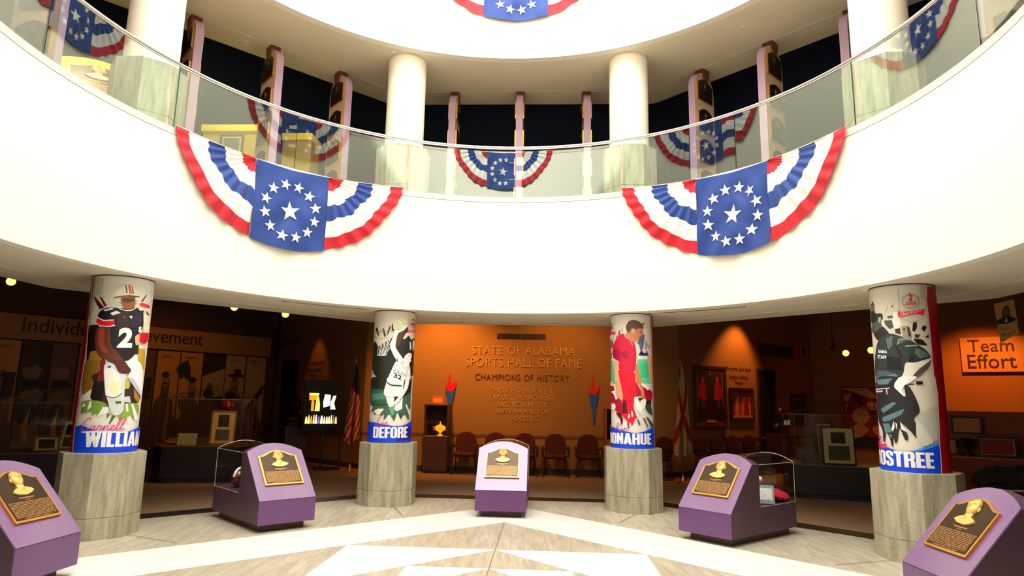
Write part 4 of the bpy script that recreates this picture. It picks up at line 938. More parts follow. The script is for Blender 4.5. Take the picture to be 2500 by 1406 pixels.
# yellow cases of the middle gallery, lamplight put into their colour
m_cert = mat('certificate_paper', (214, 196, 120), .7); 
ky = make_kiosk(m_yel, m_yeld, m_yeld); ky.name = 'display_kiosk'
p = at_z(244, 150, ZF2+1.42); n = (EYE-p); n.z = 0; n.normalize(); ky.scale = (1.42, .9, 1.42); dg = math.degrees(atan2(-n.x, -n.y))
pp = p+n*KS*.9; ky.location = (pp.x, pp.y, ZF2); ky.rotation_euler = (0, 0, -RAD(dg)); ky['label'] = 'yellow lit arched plaque kiosk behind the glass beside the leftmost white upper column'
def yellow_case(px0, px1, py, label, hgt, dp, pic=True):
    a = at_z(px0, py, ZF2+hgt); b = at_z(px1, py, ZF2+hgt); mid = (a+b)/2; d = (b-a); d.z = 0; w = d.length; ang = atan2(d.y, d.x)
    t = thing('display_case', label, 'display case', (mid.x, mid.y, ZF2), ang)
    MB().box((0, dp/2, (hgt-.13)/2), (w*.94, dp, hgt-.13)).build('cabinet', m_yeld if not pic else mat('yellow_lit_cabinet', (214, 178, 40), .5), t, bevel=.006)
    MB().box((0, dp/2, hgt-.065), (w, dp+.06, .13)).build('lid', m_yel, t, bevel=.01)
    if pic:
        o = MB().box((w*.06, -.012, hgt-.40), (w*.42, .02, .42)).build('frame', mat('olive_frame', (110, 100, 66), .5), t)
        MB().box((w*.06, -.024, hgt-.40), (w*.33, .004, .34)).build('mount', m_cert, o); MB().box((w*.06, -.027, hgt-.40), (w*.28, .003, .29)).build('print', mat('dim_print', (130, 124, 90), .6, var=.3), o)
    return t
yellow_case(494, 632, 305, 'yellow display case with a framed certificate, behind the glass above the left bunting', 1.42, .55)
yellow_case(690, 764, 326, 'small yellow display case behind the glass, right of the certificate case', 1.42, .45, False)
# ------------------------------------------------------------------ middle back wall
FB = frame(OB, nb)
def onb(px, py): q = FB.inverted() @ at_plane(px, py, OB, nb); return q.x, q.y
m_brass = mat('brass_letters', (250, 204, 126), .4, metal=.35)
def on_wall_text(F, lines, name, label, cat, m, depth=.012, bold=0.0, gap=.006, group=None):
    """lines: (text, x0, x1, baseline, cap height) in the wall frame; every line is a part"""
    t = thing(name, label, cat, group=group); t.matrix_world = F @ Matrix.Translation((lines[0][1], lines[0][3], 0))
    for body, x0, x1, y, h in lines:
        vs, fs = fit_text(body, x0-lines[0][1], y-lines[0][3], x1-x0, h, bold=bold, extrude=depth/2, spacing=1.12)
        # one part per word
        iv = sorted((min(vs[i][0] for i in f), max(vs[i][0] for i in f)) for f in fs); cuts = [-1e9]; e = iv[0][1]
        for a_, b_ in iv:
            if a_-e > .30*h: cuts.append((a_+e)/2)
            e = max(e, b_)
        cuts.append(1e9)
        for c0, c1 in zip(cuts, cuts[1:]):
            ff = [f for f in fs if c0 < vs[f[0]][0] < c1]; used = sorted({i for f in ff for i in f}); ix = {i: k for k, i in enumerate(used)}
            m_ = MB(); m_.add([(vs[i][0], vs[i][1], gap+vs[i][2]+depth/2) for i in used], [[ix[i] for i in f] for f in ff]); m_.build('word', m, t)
    return t
def bl(body, xa, xb, xm, ym, h):
    a = onb(xa, ym)[0]; b = onb(xb, ym)[0]; return (body, a, b, onb(xm, ym)[1], h)
on_wall_text(FB, [bl('STATE OF ALABAMA', 1153, 1403, 1290, 866, .185), bl('SPORTS HALL OF FAME', 1137, 1419, 1290, 896, .20)], 'wall_lettering', 'large brass letters STATE OF ALABAMA SPORTS HALL OF FAME on the orange wall', 'lettering', m_brass, .025, -.02)
on_wall_text(FB, [bl('CHAMPIONS OF HISTORY', 1160, 1390, 1270, 929, .145)], 'wall_lettering', 'brass letters CHAMPIONS OF HISTORY on the orange wall', 'lettering', mat('aged_brass_letters', (120, 66, 28), .5, metal=.3), .02, -.014)
on_wall_text(FB, [bl(s, a, b, 1272, y, .115) for s, a, b, y in (('THROUGH THEIR ATHLETIC', 1197, 1352, 960), ('EXPLOITS THEY ACHIEVED', 1198, 1351, 976.5), ('LASTING FAME FOR', 1216, 1335, 994), ('ALABAMA AND FOR', 1211, 1339, 1010), ('THEMSELVES', 1240, 1311, 1028))],
             'wall_lettering', 'small brass letters of the five line dedication on the orange wall', 'lettering', m_brass, .012, -.018)
# ventilation grille
a = onb(1214, 815); b = onb(1332, 829)
t = thing('vent_grille', 'long dark ventilation grille high on the orange wall', 'vent'); t.matrix_world = FB @ Matrix.Translation((a[0], b[1], 0))
w = b[0]-a[0]; hh = .13
m_grl = mat('dark_grille', (40, 34, 28), .6)
MB().box((w/2, hh/2, .006), (w, hh, .012)).build('frame', m_grl, t)
for k in range(5): MB().box((w/2, .018+.024*k, .016), (w*.97, .006, .01)).build('slat', mat('grille_slat', (64, 52, 40), .5), t)
for x in (.08, .5, .92): MB().box((w*x, hh/2, .018), (.012, hh, .012)).build('mullion', mat('grille_mullion', (120, 96, 70), .5), t)
# torches
m_flame = mat('red_flame_enamel', (232, 16, 30), .4, emit=.0); m_tblue = mat('blue_torch_enamel', (44, 104, 230), .4)
def torch(px, py_top, label):
    c = onb(px, py_top); t = thing('wall_torch', label, 'wall emblem', group='torch emblems on the orange wall'); t.matrix_world = FB @ Matrix.Translation((c[0], c[1], .02))
    m = MB(); m.prism([(-.115, 0), (.115, 0), (.115, -.03), (.09, -.06), (.07, -.20), (.03, -.42), (.018, -.66), (-.018, -.66), (-.03, -.42), (-.07, -.20), (-.09, -.06), (-.115, -.03)], -.01, .035); m.build('torch', m_tblue, t, bevel=.004)
    m = MB(); m.prism([(-.05, 0), (.07, 0), (.12, .08), (.135, .2), (.125, .26), (.03, .17), (0, .24), (-.01, .42), (-.05, .35), (-.06, .24), (-.02, .18), (-.075, .13), (-.11, .24), (-.13, .15), (-.10, .06)], -.008, .028); m.build('flame', m_flame, t, bevel=.003)
torch(1100, 955, 'red and blue torch emblem on the orange wall, left of the brass lettering'); torch(1449, 964, 'red and blue torch emblem on the orange wall, right of the brass lettering')

# ------------------------------------------------------------------ chairs
m_uph = mat('burgundy_upholstery', (74, 28, 36), .9, var=.12, scale=50); m_chf = mat('dark_chair_frame', (44, 28, 26), .45)
def pad(m, c, d, r, T=None):
    nu, nv = 24, 12
    def fn(p, q):
        k = 4.0; l = (abs(p.x)**k+abs(p.y)**k+abs(p.z)**k)**(-1/k); return Vector((p.x*l*d[0]/2, p.y*l*d[1]/2, p.z*l*d[2]/2))
    m.ball(c, 1, nu, nv, fn=fn, T=T)
def make_chair():
    t = thing('armchair', '', 'chair')
    m = MB(); pad(m, (0, -.02, .435), (.50, .48, .085), 0); m.build('seat', m_uph, t, True)
    m = MB(); T = Matrix.Translation((0, .22, .68))@Matrix.Rotation(RAD(-9), 4, 'X'); pr = []
    for k in range(40):
        a = 2*pi*k/40; ex = 2.6; x = (abs(cos(a))**(2/ex))*(1 if cos(a) > 0 else -1)*(.245-.04*(sin(a) > 0)*sin(a)); y = (abs(sin(a))**(2/ex))*(1 if sin(a) > 0 else -1)*.235; pr.append((x, y))
    m.prism(pr, -.035, .03, T=T@Matrix.Rotation(RAD(90), 4, 'X')); m.build('backrest', m_uph, t, True, bevel=.015)
    for s in (-1, 1):
        m = MB(); m.tube([(s*.29, .22, .60), (s*.295, .05, .635), (s*.295, -.18, .635), (s*.29, -.25, .60), (s*.285, -.24, .42)], .022, 8); m.tube([(s*.29, .22, .60), (s*.24, .23, .58)], .02, 8); m.build('armrest', m_chf, t, True)
        m = MB(); m.tube([(s*.24, -.20, .40), (s*.285, -.25, .02), (s*.285, -.22, .012), (s*.27, .22, .012), (s*.255, .26, .02), (s*.22, .20, .40), (s*.22, .235, .58)], .014, 8); m.build('leg_frame', m_chf, t, True)
    m = MB(); m.tube([(-.24, -.05, .385), (.24, -.05, .385)], .014, 8); m.build('seat_bar', m_chf, t, True)
    m = MB(); m.tube([(-.27, .23, .02), (.27, .23, .02)], .012, 8); m.build('stretcher', m_chf, t, True)
    return t
ch = make_chair(); G = 'burgundy chairs along the orange wall'
chairs = [(1138, 1152, 'burgundy armchair against the orange wall, next to the left trophy cabinet'), (1210, 1153, 'burgundy armchair behind the left side of the middle kiosk'), (1281, 1155, 'burgundy armchair peeking out behind the right side of the middle kiosk'),
          (1355, 1158, 'burgundy armchair against the orange wall, first to the right of the middle kiosk'), (1435, 1161, 'burgundy armchair against the orange wall, beside the right inner column')]
for i, (px, py, lb) in enumerate(chairs):
    c = FB.inverted() @ at_z(px, py, 0); q = FB @ Vector((c.x, 0, .42)); q.z = 0; rz = -RAD(PHI)
    if i == 0: ch.location = q; ch.rotation_euler = (0, 0, rz); ch['label'] = lb; ch['group'] = G
    else: dup(ch, q, rz, lb, G)
nr = Vector((.57, -.82, 0)).normalized(); FR = frame(PR, nr); FL = frame(PL, Vector((.66, .75, 0)))
def onr(px, py, F=None, n=None, o=None): q = FR.inverted() @ at_plane(px, py, PR, nr); return q.x, q.y
def onl(px, py): q = FL.inverted() @ at_plane(px, py, PL, Vector((.66, .75, 0)).normalized()); return q.x, q.y
ang_r = -atan2(nr.x, -nr.y)
for px, lb in ((1699, 'dark burgundy chair under the pearl studded painting, leftmost of the four in the right hall'), (1738, 'dark burgundy chair in the right hall row of four, second from the left'), (1777, 'dark burgundy chair in the right hall row of four, third from the left'), (1816, 'dark burgundy chair in the right hall row of four, next to the pedestal')):
    x, y = onr(px, 1100); q = FR @ Vector((x, 0, .38)); q.z = 0; dup(ch, q, atan2(.57, .82), lb, 'chairs in the right hall')
dup(ch, at_z(1604, 1170, 0), RAD(-60), 'dark burgundy armchair half hidden behind the red shirt column', 'chairs in the right hall')

# ------------------------------------------------------------------ trophy cabinets by the orange wall
m_cab = mat('dark_wood_cabinet', (78, 48, 44), .45, var=.15, scale=20); m_dark = mat('case_interior', (20, 16, 14), .7); m_amber = mat('amber_lit_urn', (255, 150, 30), .2, emit=1.6, ecol=(255, 140, 20))  # the amber urn emits in place of the case light falling on it
def cabinet(px0, px1, py, label, m_body, ap):
    a = FB.inverted() @ at_z(px0, py, 0); b = FB.inverted() @ at_z(px1, py, 0); w = b.x-a.x; dp = .46
    t = thing('trophy_cabinet', label, 'cabinet'); t.matrix_world = FB @ Matrix.Translation(((a.x+b.x)/2, 0, .03+dp/2)) @ Matrix.Rotation(RAD(-90), 4, 'X')
    h1, h2 = .80, 1.50
    MB().box((0, 0, .03), (w-.06, dp-.06, .06)).build('plinth', m_base, t); MB().box((0, 0, (.06+h1)/2), (w, dp, h1-.06)).build('base', m_body, t, bevel=.006)
    MB().box((0, 0, h1+.01), (w+.02, dp+.02, .02)).build('ledge', mat('cabinet_ledge', (150, 110, 80), .4), t)
    MB().box((0, dp/2-.015, (h1+.02+h2)/2), (w, .03, h2-h1-.02)).build('back_panel', m_dark, t)
    MB().box((0, 0, h2+.015), (w+.02, dp+.02, .03)).build('top', m_body, t, bevel=.005)
    for s in (-1, 1): MB().box((s*(w/2-.012), 0, (h1+.02+h2)/2), (.024, dp, h2-h1-.02)).build('side_panel', m_body, t)
    MB().add([(-w/2+.025, -dp/2+.004, h1+.02), (w/2-.025, -dp/2+.004, h1+.02), (w/2-.025, -dp/2+.004, h2), (-w/2+.025, -dp/2+.004, h2)], [(0, 1, 2, 3)]).build('glass_door', m_acryl, t)
    return t, (t.matrix_world @ Vector((w*.12, 0, h1+.021)))
t, q = cabinet(1016, 1080, 1163, 'dark wooden trophy cabinet with a lit glass case beside the orange wall', m_cab, 0)
u = thing('trophy', 'glowing amber trophy urn inside the cabinet left of the chairs', 'trophy', q)
MB().lathe([(.07, 0), (.07, .015), (.02, .03), (.015, .06), (.05, .09), (.125, .15), (.13, .18), (.09, .225), (.03, .245), (.03, .26), (.012, .27), (.02, .30), (.001, .32)], 24).build('urn', m_amber, u, True)
for s in (-1, 1): MB().tube([(s*.12, 0, .19), (s*.165, 0, .20), (s*.16, 0, .13), (s*.09, 0, .11)], .008, 6).build('handle', m_gold, u, True)
ct = t.matrix_world @ Vector((-.02, .0, 1.532))
s_ = thing('tabletop_sign', 'small orange sign standing on top of the trophy cabinet', 'sign', ct, -RAD(PHI))
MB(Matrix.Rotation(RAD(-8), 4, 'X')).box((0, 0, .105), (.26, .012, .20)).build('board', mat('orange_sign_board', (216, 96, 30), .6), s_)
MB(Matrix.Rotation(RAD(-8), 4, 'X')).box((0, -.008, .09), (.21, .003, .10)).build('print', mat('sign_print', (246, 170, 90), .6, var=.3, scale=40), s_)
vs, fs = fit_text('CHAMPIONS', -.1, .165, .2, .024, extrude=.001); m = MB(Matrix.Rotation(RAD(-8), 4, 'X')); m.add([(v[0], -.008+v[2]*.1, v[1]) for v in vs], fs); 
t, q = cabinet(1484, 1550, 1172, 'orange wooden trophy cabinet half hidden behind the red shirt column', mat('orange_lit_wood', (196, 92, 30), .45, var=.12, scale=14), 0)  # orange lamplight is put into the wood colour
u = thing('trophy', 'brass trophy cup in the cabinet beside the red shirt column', 'trophy', q+Vector((-.15, 0, 0)))
MB().lathe([(.06, 0), (.06, .05), (.02, .06), (.015, .16), (.05, .20), (.08, .30), (.085, .34), (.075, .34), (.001, .22)], 20).build('cup', m_gold, u, True)
for s in (-1, 1): MB().tube([(s*.08, 0, .32), (s*.12, 0, .30), (s*.11, 0, .24), (s*.05, 0, .21)], .007, 6).build('handle', m_gold, u, True)

# ------------------------------------------------------------------ flags
m_pole = mat('flagpole_wood', (110, 70, 36), .4); m_fw = mat('flag_white', (204, 168, 132), .85); m_fr = mat('flag_red', (186, 26, 34), .85); m_fb = mat('flag_navy', (30, 30, 62), .85)
def flag(px, py, label, kind, hgt, rot):
    t = thing('flag_on_stand', label, 'flag', at_z(px, py, 0), rot)
    MB().lathe([(.14, 0), (.14, .015), (.11, .03), (.06, .05), (.035, .10), (.03, .16), (.018, .17)], 24).build('base', m_gold, t, True)
    MB().lathe([(.014, .12), (.013, hgt-.18)], 12).build('pole', m_pole, t, True)
    m = MB(); m.lathe([(.018, hgt-.18), (.02, hgt-.15), (.01, hgt-.13), (.03, hgt-.10), (.012, hgt-.07), (.002, hgt)], 12); m.tube([(-.05, 0, hgt-.05), (0, 0, hgt-.09), (.05, 0, hgt-.05)], .008, 6); m.build('finial', m_gold, t, True)
    nu, nv = 48, 60; vs = []; fs = []; ms = []; z1, z0 = hgt-.2, .62 if kind == 'us' else .52
    for j in range(nv+1):
        v = j/nv
        for i in range(nu+1):
            u = i/nu; w = (.03+.30*v**.8)*(1 if v < .9 else 1-.8*(v-.9))
            x = (u-.45)*w*1.15+.02*sin(3*v+1); y = .055*(.2+v)*sin(u*4.5*pi+1.5*v)-.05*v
            z = z1+(z0-z1)*v+.20*v*abs(u-.35)
            vs.append((x, y, z))
    for j in range(nv):
        for i in range(nu):
            a = j*(nu+1)+i; fs.append((a, a+1, a+nu+2, a+nu+1)); u = (i+.5)/nu; v = (j+.5)/nv
            if kind == 'us': ms.append(2 if v < .30+.14*u else (1 if int((v*1.0+u*.55)*13) % 2 == 0 else 0))
            else: ms.append(1 if (abs((u-.5)*.55+(v-.55)) < .085 or abs((u-.5)*.55-(v-.55)) < .085 or (v < .15 and u < .2)) else 0)
    m = MB(); m.add(vs, fs); m.m = ms
    if kind == 'us':
        for k in range(9):
            v = .12+.03*k; u = .2+.6*((k*5) % 7)/7; w = (.03+.30*v**.8); x = (u-.45)*w*1.15; z = z1+(z0-z1)*v
            m.add([(x+q[0], -.03-.055*(.2+v), z+q[1]) for q in star_pts(0, 0, .014)], [tuple(range(10))], 0)
    m.build('flag_cloth', [m_fw, m_fr, m_fb], t, True)
flag(853, 1152, 'furled stars and stripes flag on a stand, left of the basketball column', 'us', 2.62, RAD(8))
flag(1668, 1180, 'furled white flag with a crimson saltire on a stand, right of the red shirt column', 'al', 2.68, RAD(-8))
# ------------------------------------------------------------------ flat pictures and signs on walls
class Wall:
    def __init__(s, o, n): s.o = Vector(o); s.n = Vector(n).normalized(); s.F = frame(o, n); s.I = s.F.inverted()
    def at(s, px, py): q = s.I @ at_plane(px, py, s.o, s.n); return q.x, q.y
WL = Wall(PL, (.66, .75, 0)); WR = Wall(PR, nr)
dfl = (LB-LA).normalized(); WF = Wall(LA, (dfl.y, -dfl.x, 0)); dfr = (RE-TRe).normalized(); WG = Wall(TRe, (-dfr.y, dfr.x, 0))
def picture(wl, x0, y0, x1, y1, name, label, cat, border, mframe, mground, art=(), depth=.045, group=None, mat_w=0.0, mmat=None, out=.004):
    """framed flat picture; art: (material, polygon in 0..1 of the picture)"""
    t = thing(name, label, cat, group=group); t.matrix_world = wl.F @ Matrix.Translation((x0, y0, out)); w, h = x1-x0, y1-y0
    if border:
        m = MB()
        for c, d in (((w/2, border/2), (w, border)), ((w/2, h-border/2), (w, border)), ((border/2, h/2), (border, h-2*border)), ((w-border/2, h/2), (border, h-2*border))): m.box((c[0], c[1], depth/2), (d[0], d[1], depth))
        m.build('frame', mframe, t, bevel=min(.012, border*.2))
    b = border*.9; m = MB(); m.box((w/2, h/2, depth*.3), (w-2*b, h-2*b, depth*.5)); ms = [mground]; gx, gy, gw, gh = b, b, w-2*b, h-2*b
    if mat_w:
        ms.append(mmat); m.box((w/2, h/2, depth*.56), (w-2*b, h-2*b, .004), 1); gx += mat_w; gy += mat_w; gw -= 2*mat_w; gh -= 2*mat_w
    z = depth*.56+.003
    for mm, pts in art:
        if mm not in ms: ms.append(mm)
        if len(pts) > 7: pts = chaikin(pts, .2, 1)
        z += .0012; m.prism([(gx+p[0]*gw, gy+p[1]*gh) for p in pts], z, z+.001, ms.index(mm))
    m.build('print', ms, t); return t
def C(r, g, b, n=None): return mat(n or 'print_%d_%d_%d' % (r, g, b), (r, g, b), .6, var=.18, scale=30)
def blob(cx, cy, rx, ry, n=14, j=.0, seed=0):
    rr = random.Random(seed); return [(cx+rx*cos(2*pi*k/n)*(1+rr.uniform(-j, j)), cy+ry*sin(2*pi*k/n)*(1+rr.uniform(-j, j))) for k in range(n)]
def figure(cx, base, h, w): return [(cx-w*.5, base), (cx-w*.5, base+h*.35), (cx-w*.42, base+h*.62), (cx-w*.16, base+h*.70), (cx-w*.2, base+h*.85), (cx-w*.1, base+h*.98), (cx+w*.1, base+h*.98), (cx+w*.2, base+h*.85), (cx+w*.16, base+h*.70), (cx+w*.42, base+h*.62), (cx+w*.5, base+h*.35), (cx+w*.5, base)]
# --- left: achievement wall
a0 = WF.at(-60, 822); 
m_tan = C(150, 110, 62, 'heading_board_tan'); m_dtext = mat('dark_letters', (44, 30, 22), .5)
hx0, hx1 = WF.at(-120, 790)[0], WF.at(655, 840)[0]; hz0 = WF.at(300, 846)[1]; hz1 = WF.at(300, 792)[1]
t = thing('heading_board', 'long tan heading board reading Individual Achievement above the photo panels', 'sign'); t.matrix_world = WF.F @ Matrix.Translation((hx0, hz0, .004))
MB().box(((hx1-hx0)/2, (hz1-hz0)/2, .06), (hx1-hx0, hz1-hz0, .12)).build('board', m_tan, t)
xa = WF.at(50, 795)[0]; xb = WF.at(489, 830)[0]; yb_ = WF.at(300, 826)[1]; yc = WF.at(300, 796)[1]
vs, fs = fit_text('Individual Achievement', xa-hx0, yb_-hz0-.03, xb-xa, yc-yb_+.02, extrude=.008); MB().add([(v[0], v[1], .132+v[2]) for v in vs], fs).build('lettering', m_dtext, t)
panels = [(-40, 30, 'tan'), (36, 106, 'dark'), (110, 172, 'brown'), (178, 238, 'tan'), (296, 366, 'brown'), (372, 427, 'tan'), (431, 484, 'tan'), (487, 540, 'dark'), (543, 590, 'pale'), (594, 640, 'pale')]
nm = ('cut by the left edge of the photo', 'dark with crouching players, left of the football column', 'brown with a grey figure, touching the left side of the football column', 'almost hidden behind the football column', 'just right of the football column', 'with a portrait of a man with a moustache', 'with a dark leafy tree', 'black and grey with a slanting roof', 'with a hat silhouette', 'with a slanting dark bat, rightmost')
GP = {'tan': C(186, 128, 66), 'dark': C(58, 44, 34), 'brown': C(104, 74, 50), 'pale': C(160, 130, 100)}
dk1, dk2, dk3 = C(40, 30, 26), C(84, 62, 46), C(128, 100, 76)
for i, (p0, p1, g) in enumerate(panels):
    x0, x1 = WF.at(p0, 980)[0], WF.at(p1, 980)[0]; y1 = hz0-.03; y0 = .42
    art = []
    rr = random.Random(i+3)
    art.append((dk2 if g != 'dark' else dk3, blob(.5, .16, .62, .2, 18, .2, i)))
    if i in (1, 2): art += [(dk3, blob(.45, .72, .36, .07, 14, .3, 1)), (dk1, blob(.5, .62, .4, .05, 12, .3, 2)), (dk3, blob(.55, .5, .42, .08, 14, .3, i)), (dk1, blob(.4, .36, .4, .1, 14, .2, i+5)), (GP['tan'], [(.3, .25), (.55, .42), (.5, .3), (.6, .1), (.4, .1)])]
    elif i == 5: art += [(dk2, figure(.45, .0, .78, 1.0)), (dk3, blob(.42, .70, .17, .075)), (dk1, blob(.42, .755, .18, .03)), (dk1, blob(.42, .665, .1, .012)), (GP['pale'], [(.55, .1), (.6, .1), (.68, .45), (.62, .45)])]
    elif i == 6: art += [(dk1, blob(.18, .82, .32, .10, 16, .35, 4)), (dk1, blob(.34, .76, .14, .05, 12, .3, 6)), (dk2, figure(.6, .0, .74, .9)), (dk3, blob(.58, .66, .17, .06)), (dk1, blob(.58, .71, .2, .03)), (dk2, blob(.4, .45, .5, .08, 14, .3, 8))]
    elif i == 7: art += [(dk1, [(0, 1), (1, 1), (1, .86), (0, .76)]), (GP['pale'], [(0, .755), (1, .85), (1, .55), (0, .5)]), (dk2, figure(.35, .1, .6, .8)), (dk1, blob(.32, .57, .24, .05)), (dk2, blob(.5, .3, .5, .15, 14, .3, 2))]
    elif i == 8: art += [(dk1, blob(.6, .82, .2, .035)), (dk1, blob(.55, .775, .45, .025)), (dk2, figure(.5, .1, .68, 1.0)), (dk3, blob(.45, .68, .2, .03)), (dk1, blob(.35, .55, .3, .06, 12, .2, 3)), (dk3, blob(.62, .5, .25, .03))]
    elif i == 9: art += [(dk1, [(.9, .68), (1, .66), (.9, .58), (.1, .36), (.02, .40)]), (dk2, blob(.4, .25, .5, .2, 14, .3, 4))]
    else: art += [(dk2, figure(.5, .05, .7, .9)), (dk3, blob(.5, .6, .18, .06)), (dk1, [(.5, .72), (.95, .72), (.95, .5), (.5, .5)])]
    if g in ('tan', 'pale'): art += [(dk2, [(.15, .945), (.7, .945), (.7, .952), (.15, .952)]), (dk2, [(.15, .93), (.5, .93), (.5, .935), (.15, .935)])]
    picture(WF, x0, y0, x1, y1, 'wall_poster', 'tall wall poster, %s' % nm[i], 'poster', 0, dk1, GP[g], art, .05, 'tall posters of the achievement wall')
# --- left theatre wall
def wlines(wl, rows, **k): return None
def theater_sign(wl, rows, label, m):
    L_ = []
    for body, xa, xb, xm, ym, hpx in rows:
        a = wl.at(xa, ym)[0]; b = wl.at(xb, ym)[0]; y = wl.at(xm, ym)[1]; h = wl.at(xm, ym-hpx)[1]-y; L_.append((body, a, b, y, h))
    return on_wall_text(wl.F, L_, 'wall_lettering', label, 'lettering', m, .005, -.012)
theater_sign(WL, [('Bryant-Jordan', 741, 792, 766, 893, 13), ('Student Athlete', 747, 784, 766, 907, 9), ('Theater', 756, 774, 766, 920, 8)], 'dark letters Bryant-Jordan Student Athlete Theater on the left hall wall', m_dtext)
theater_sign(WR, [('Bryant-Jordan', 1772, 1832, 1800, 909, 14), ('Student Athlete', 1780, 1827, 1800, 925, 10), ('Theater', 1793, 1815, 1804, 938, 9)], 'dark letters Bryant-Jordan Student Athlete Theater on the right hall wall', m_dtext)
m_door = mat('doorway_shade', (10, 9, 10), .9)  # near-black panel stands in for the shade inside an open doorway
def doorway(wl, p0, p1, ptop, name):
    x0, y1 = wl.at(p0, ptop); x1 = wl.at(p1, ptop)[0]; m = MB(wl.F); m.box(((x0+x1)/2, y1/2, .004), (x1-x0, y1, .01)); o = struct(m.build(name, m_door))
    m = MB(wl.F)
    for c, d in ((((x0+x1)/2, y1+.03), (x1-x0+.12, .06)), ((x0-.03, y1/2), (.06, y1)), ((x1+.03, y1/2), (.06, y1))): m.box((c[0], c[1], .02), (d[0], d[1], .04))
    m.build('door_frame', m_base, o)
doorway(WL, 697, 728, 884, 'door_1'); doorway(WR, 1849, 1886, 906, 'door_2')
# small dark lettering strips
picture(WR, *WR.at(1852, 868), *WR.at(1935, 846), 'heading_sign', 'long dim heading sign with dark letters above the right doorway', 'sign', 0, dk1, C(92, 66, 40), [(dk1, [(.03+.085*k, .2), (.08+.085*k, .2), (.08+.085*k, .8), (.03+.085*k, .8)]) for k in range(11)], .03)
x0, y0 = WL.at(676, 845); x1, y1 = WL.at(728, 832)
theater_sign(WL, [('HALL OF FAME', 678, 728, 702, 845, 10)], 'dim dark letters above the left doorway', m_dtext)
# --- lit screen on legs in the left hall
base = at_z(775, 1146, 0); rot = RAD(30)
t = thing('display_screen', 'dark standing display board with a bright yellow lit screen in the left hall', 'screen', base, rot)
sc = (base-EYE).length/FPX
def sx(px, py): return ((px-775)*sc/cos(rot)*.93, (1146-py)*sc)
bx0, bz0 = sx(736, 1062); bx1, bz1 = sx(830, 946)
MB().box(((bx0+bx1)/2, 0, (bz0+bz1)/2), (bx1-bx0, .06, bz1-bz0)).build('board', mat('black_display_board', (24, 16, 14), .5), t, bevel=.006)
for x in (bx0+.28*(bx1-bx0)+.2, bx1-.12): MB().box((x, 0, bz0/2), (.035, .05, bz0)).build('leg', m_chf, t)
MB().box(((bx0+bx1)/2+.1, 0, .02), (.5, .4, .04)).build('foot', m_chf, t)
m_lit = mat('lit_screen', (255, 214, 110), .5, emit=2.6, ecol=(255, 204, 90), var=.0); m_lit2 = mat('lit_amber', (255, 150, 30), .5, emit=1.3, ecol=(255, 150, 20)); m_lit3 = mat('lit_white', (255, 244, 214), .5, emit=3.2, ecol=(255, 240, 200)); m_lit4 = mat('lit_violet', (150, 110, 190), .5, emit=1.0, ecol=(150, 110, 190))
m = MB(); ms = [m_lit, m_lit2, m_lit3, m_lit4]; FX = Matrix(((1, 0, 0, 0), (0, 0, -1, -.032), (0, 1, 0, 0), (0, 0, 0, 1)))
def scr(pts, k):
    m.prism([sx(*p) for p in pts], 0, .004, k, T=FX)
scr([(747, 976), (767, 976), (767, 981), (747, 981)], 0); scr([(747, 981), (767, 981), (765, 992), (747, 992)], 1)
scr([(752, 1016), (758, 1016), (758, 996), (755, 988), (752, 996)], 1); scr([(760, 1016), (770, 1016), (770, 1000), (768, 990), (767, 984), (764, 984), (762, 992)], 0)
scr([(778, 1008), (791, 1004), (792, 980), (780, 978), (777, 996)], 2); scr([(783, 1006), (788, 1000), (787, 988), (784, 990)], 3); scr([(793, 1012), (804, 1012), (800, 998), (804, 981), (798, 981), (793, 996)], 2)
rr = random.Random(2); x = 741.
while x < 806:
    w = rr.uniform(3, 6); tp = rr.uniform(1024, 1029); scr([(x, 1044), (x+w, 1044), (x+w*.8, 1034), (x+w*.7, tp), (x+w*.3, tp), (x+w*.1, 1034)], rr.choice([0, 2, 1, 2, 3, 0])); x += w+.7
m.build('screen_picture', ms, t)
# --- pictures on the right theatre wall
m_gfr = mat('dark_carved_frame', (66, 44, 26), .4, var=.3, scale=40); m_pearl = mat('pearl_beads', (236, 206, 160), .3)
x0, y0 = WR.at(1694, 1048); x1, y1 = WR.at(1768, 896); y1 = max(y1, WR.at(1690, 892)[1]-.02)
art = [(C(120, 66, 30), [(0, 0), (1, 0), (1, 1), (0, 1)]), (C(66, 36, 20), [(.1, .5), (.9, .5), (.9, .95), (.1, .95)]), (C(36, 26, 20), [(.25, .08), (.75, .08), (.72, .55), (.28, .55)]), (C(180, 24, 26), figure(.22, .45, .4, .3)), (C(190, 30, 26), figure(.74, .45, .42, .3)), (C(40, 40, 44), figure(.48, .5, .48, .3)), (C(170, 110, 80), blob(.22, .79, .05, .03)), (C(170, 110, 80), blob(.74, .81, .05, .03)), (C(150, 96, 70), blob(.48, .92, .05, .03)), (C(30, 24, 22), figure(.14, .1, .4, .2)), (C(30, 24, 22), figure(.86, .1, .4, .2)), (C(206, 160, 90), [(.3, .06), (.68, .06), (.6, .11), (.36, .11)])]
t = picture(WR, x0, y0, x1, y1, 'framed_painting', 'tall dark framed painting of three men with a pearl studded border, right hall', 'painting', .085, m_gfr, C(90, 56, 30), art, .06)
m = MB(); w, h = x1-x0, y1-y0
for k in range(26): 
    for x in (.075, w-.075): m.ball((x, .09+(h-.18)*k/25, .058), .009, 6, 4)
m.build('bead_border', m_pearl, t, True)
x0, y0 = WR.at(1782, 1028); x1, y1 = WR.at(1836, 948)
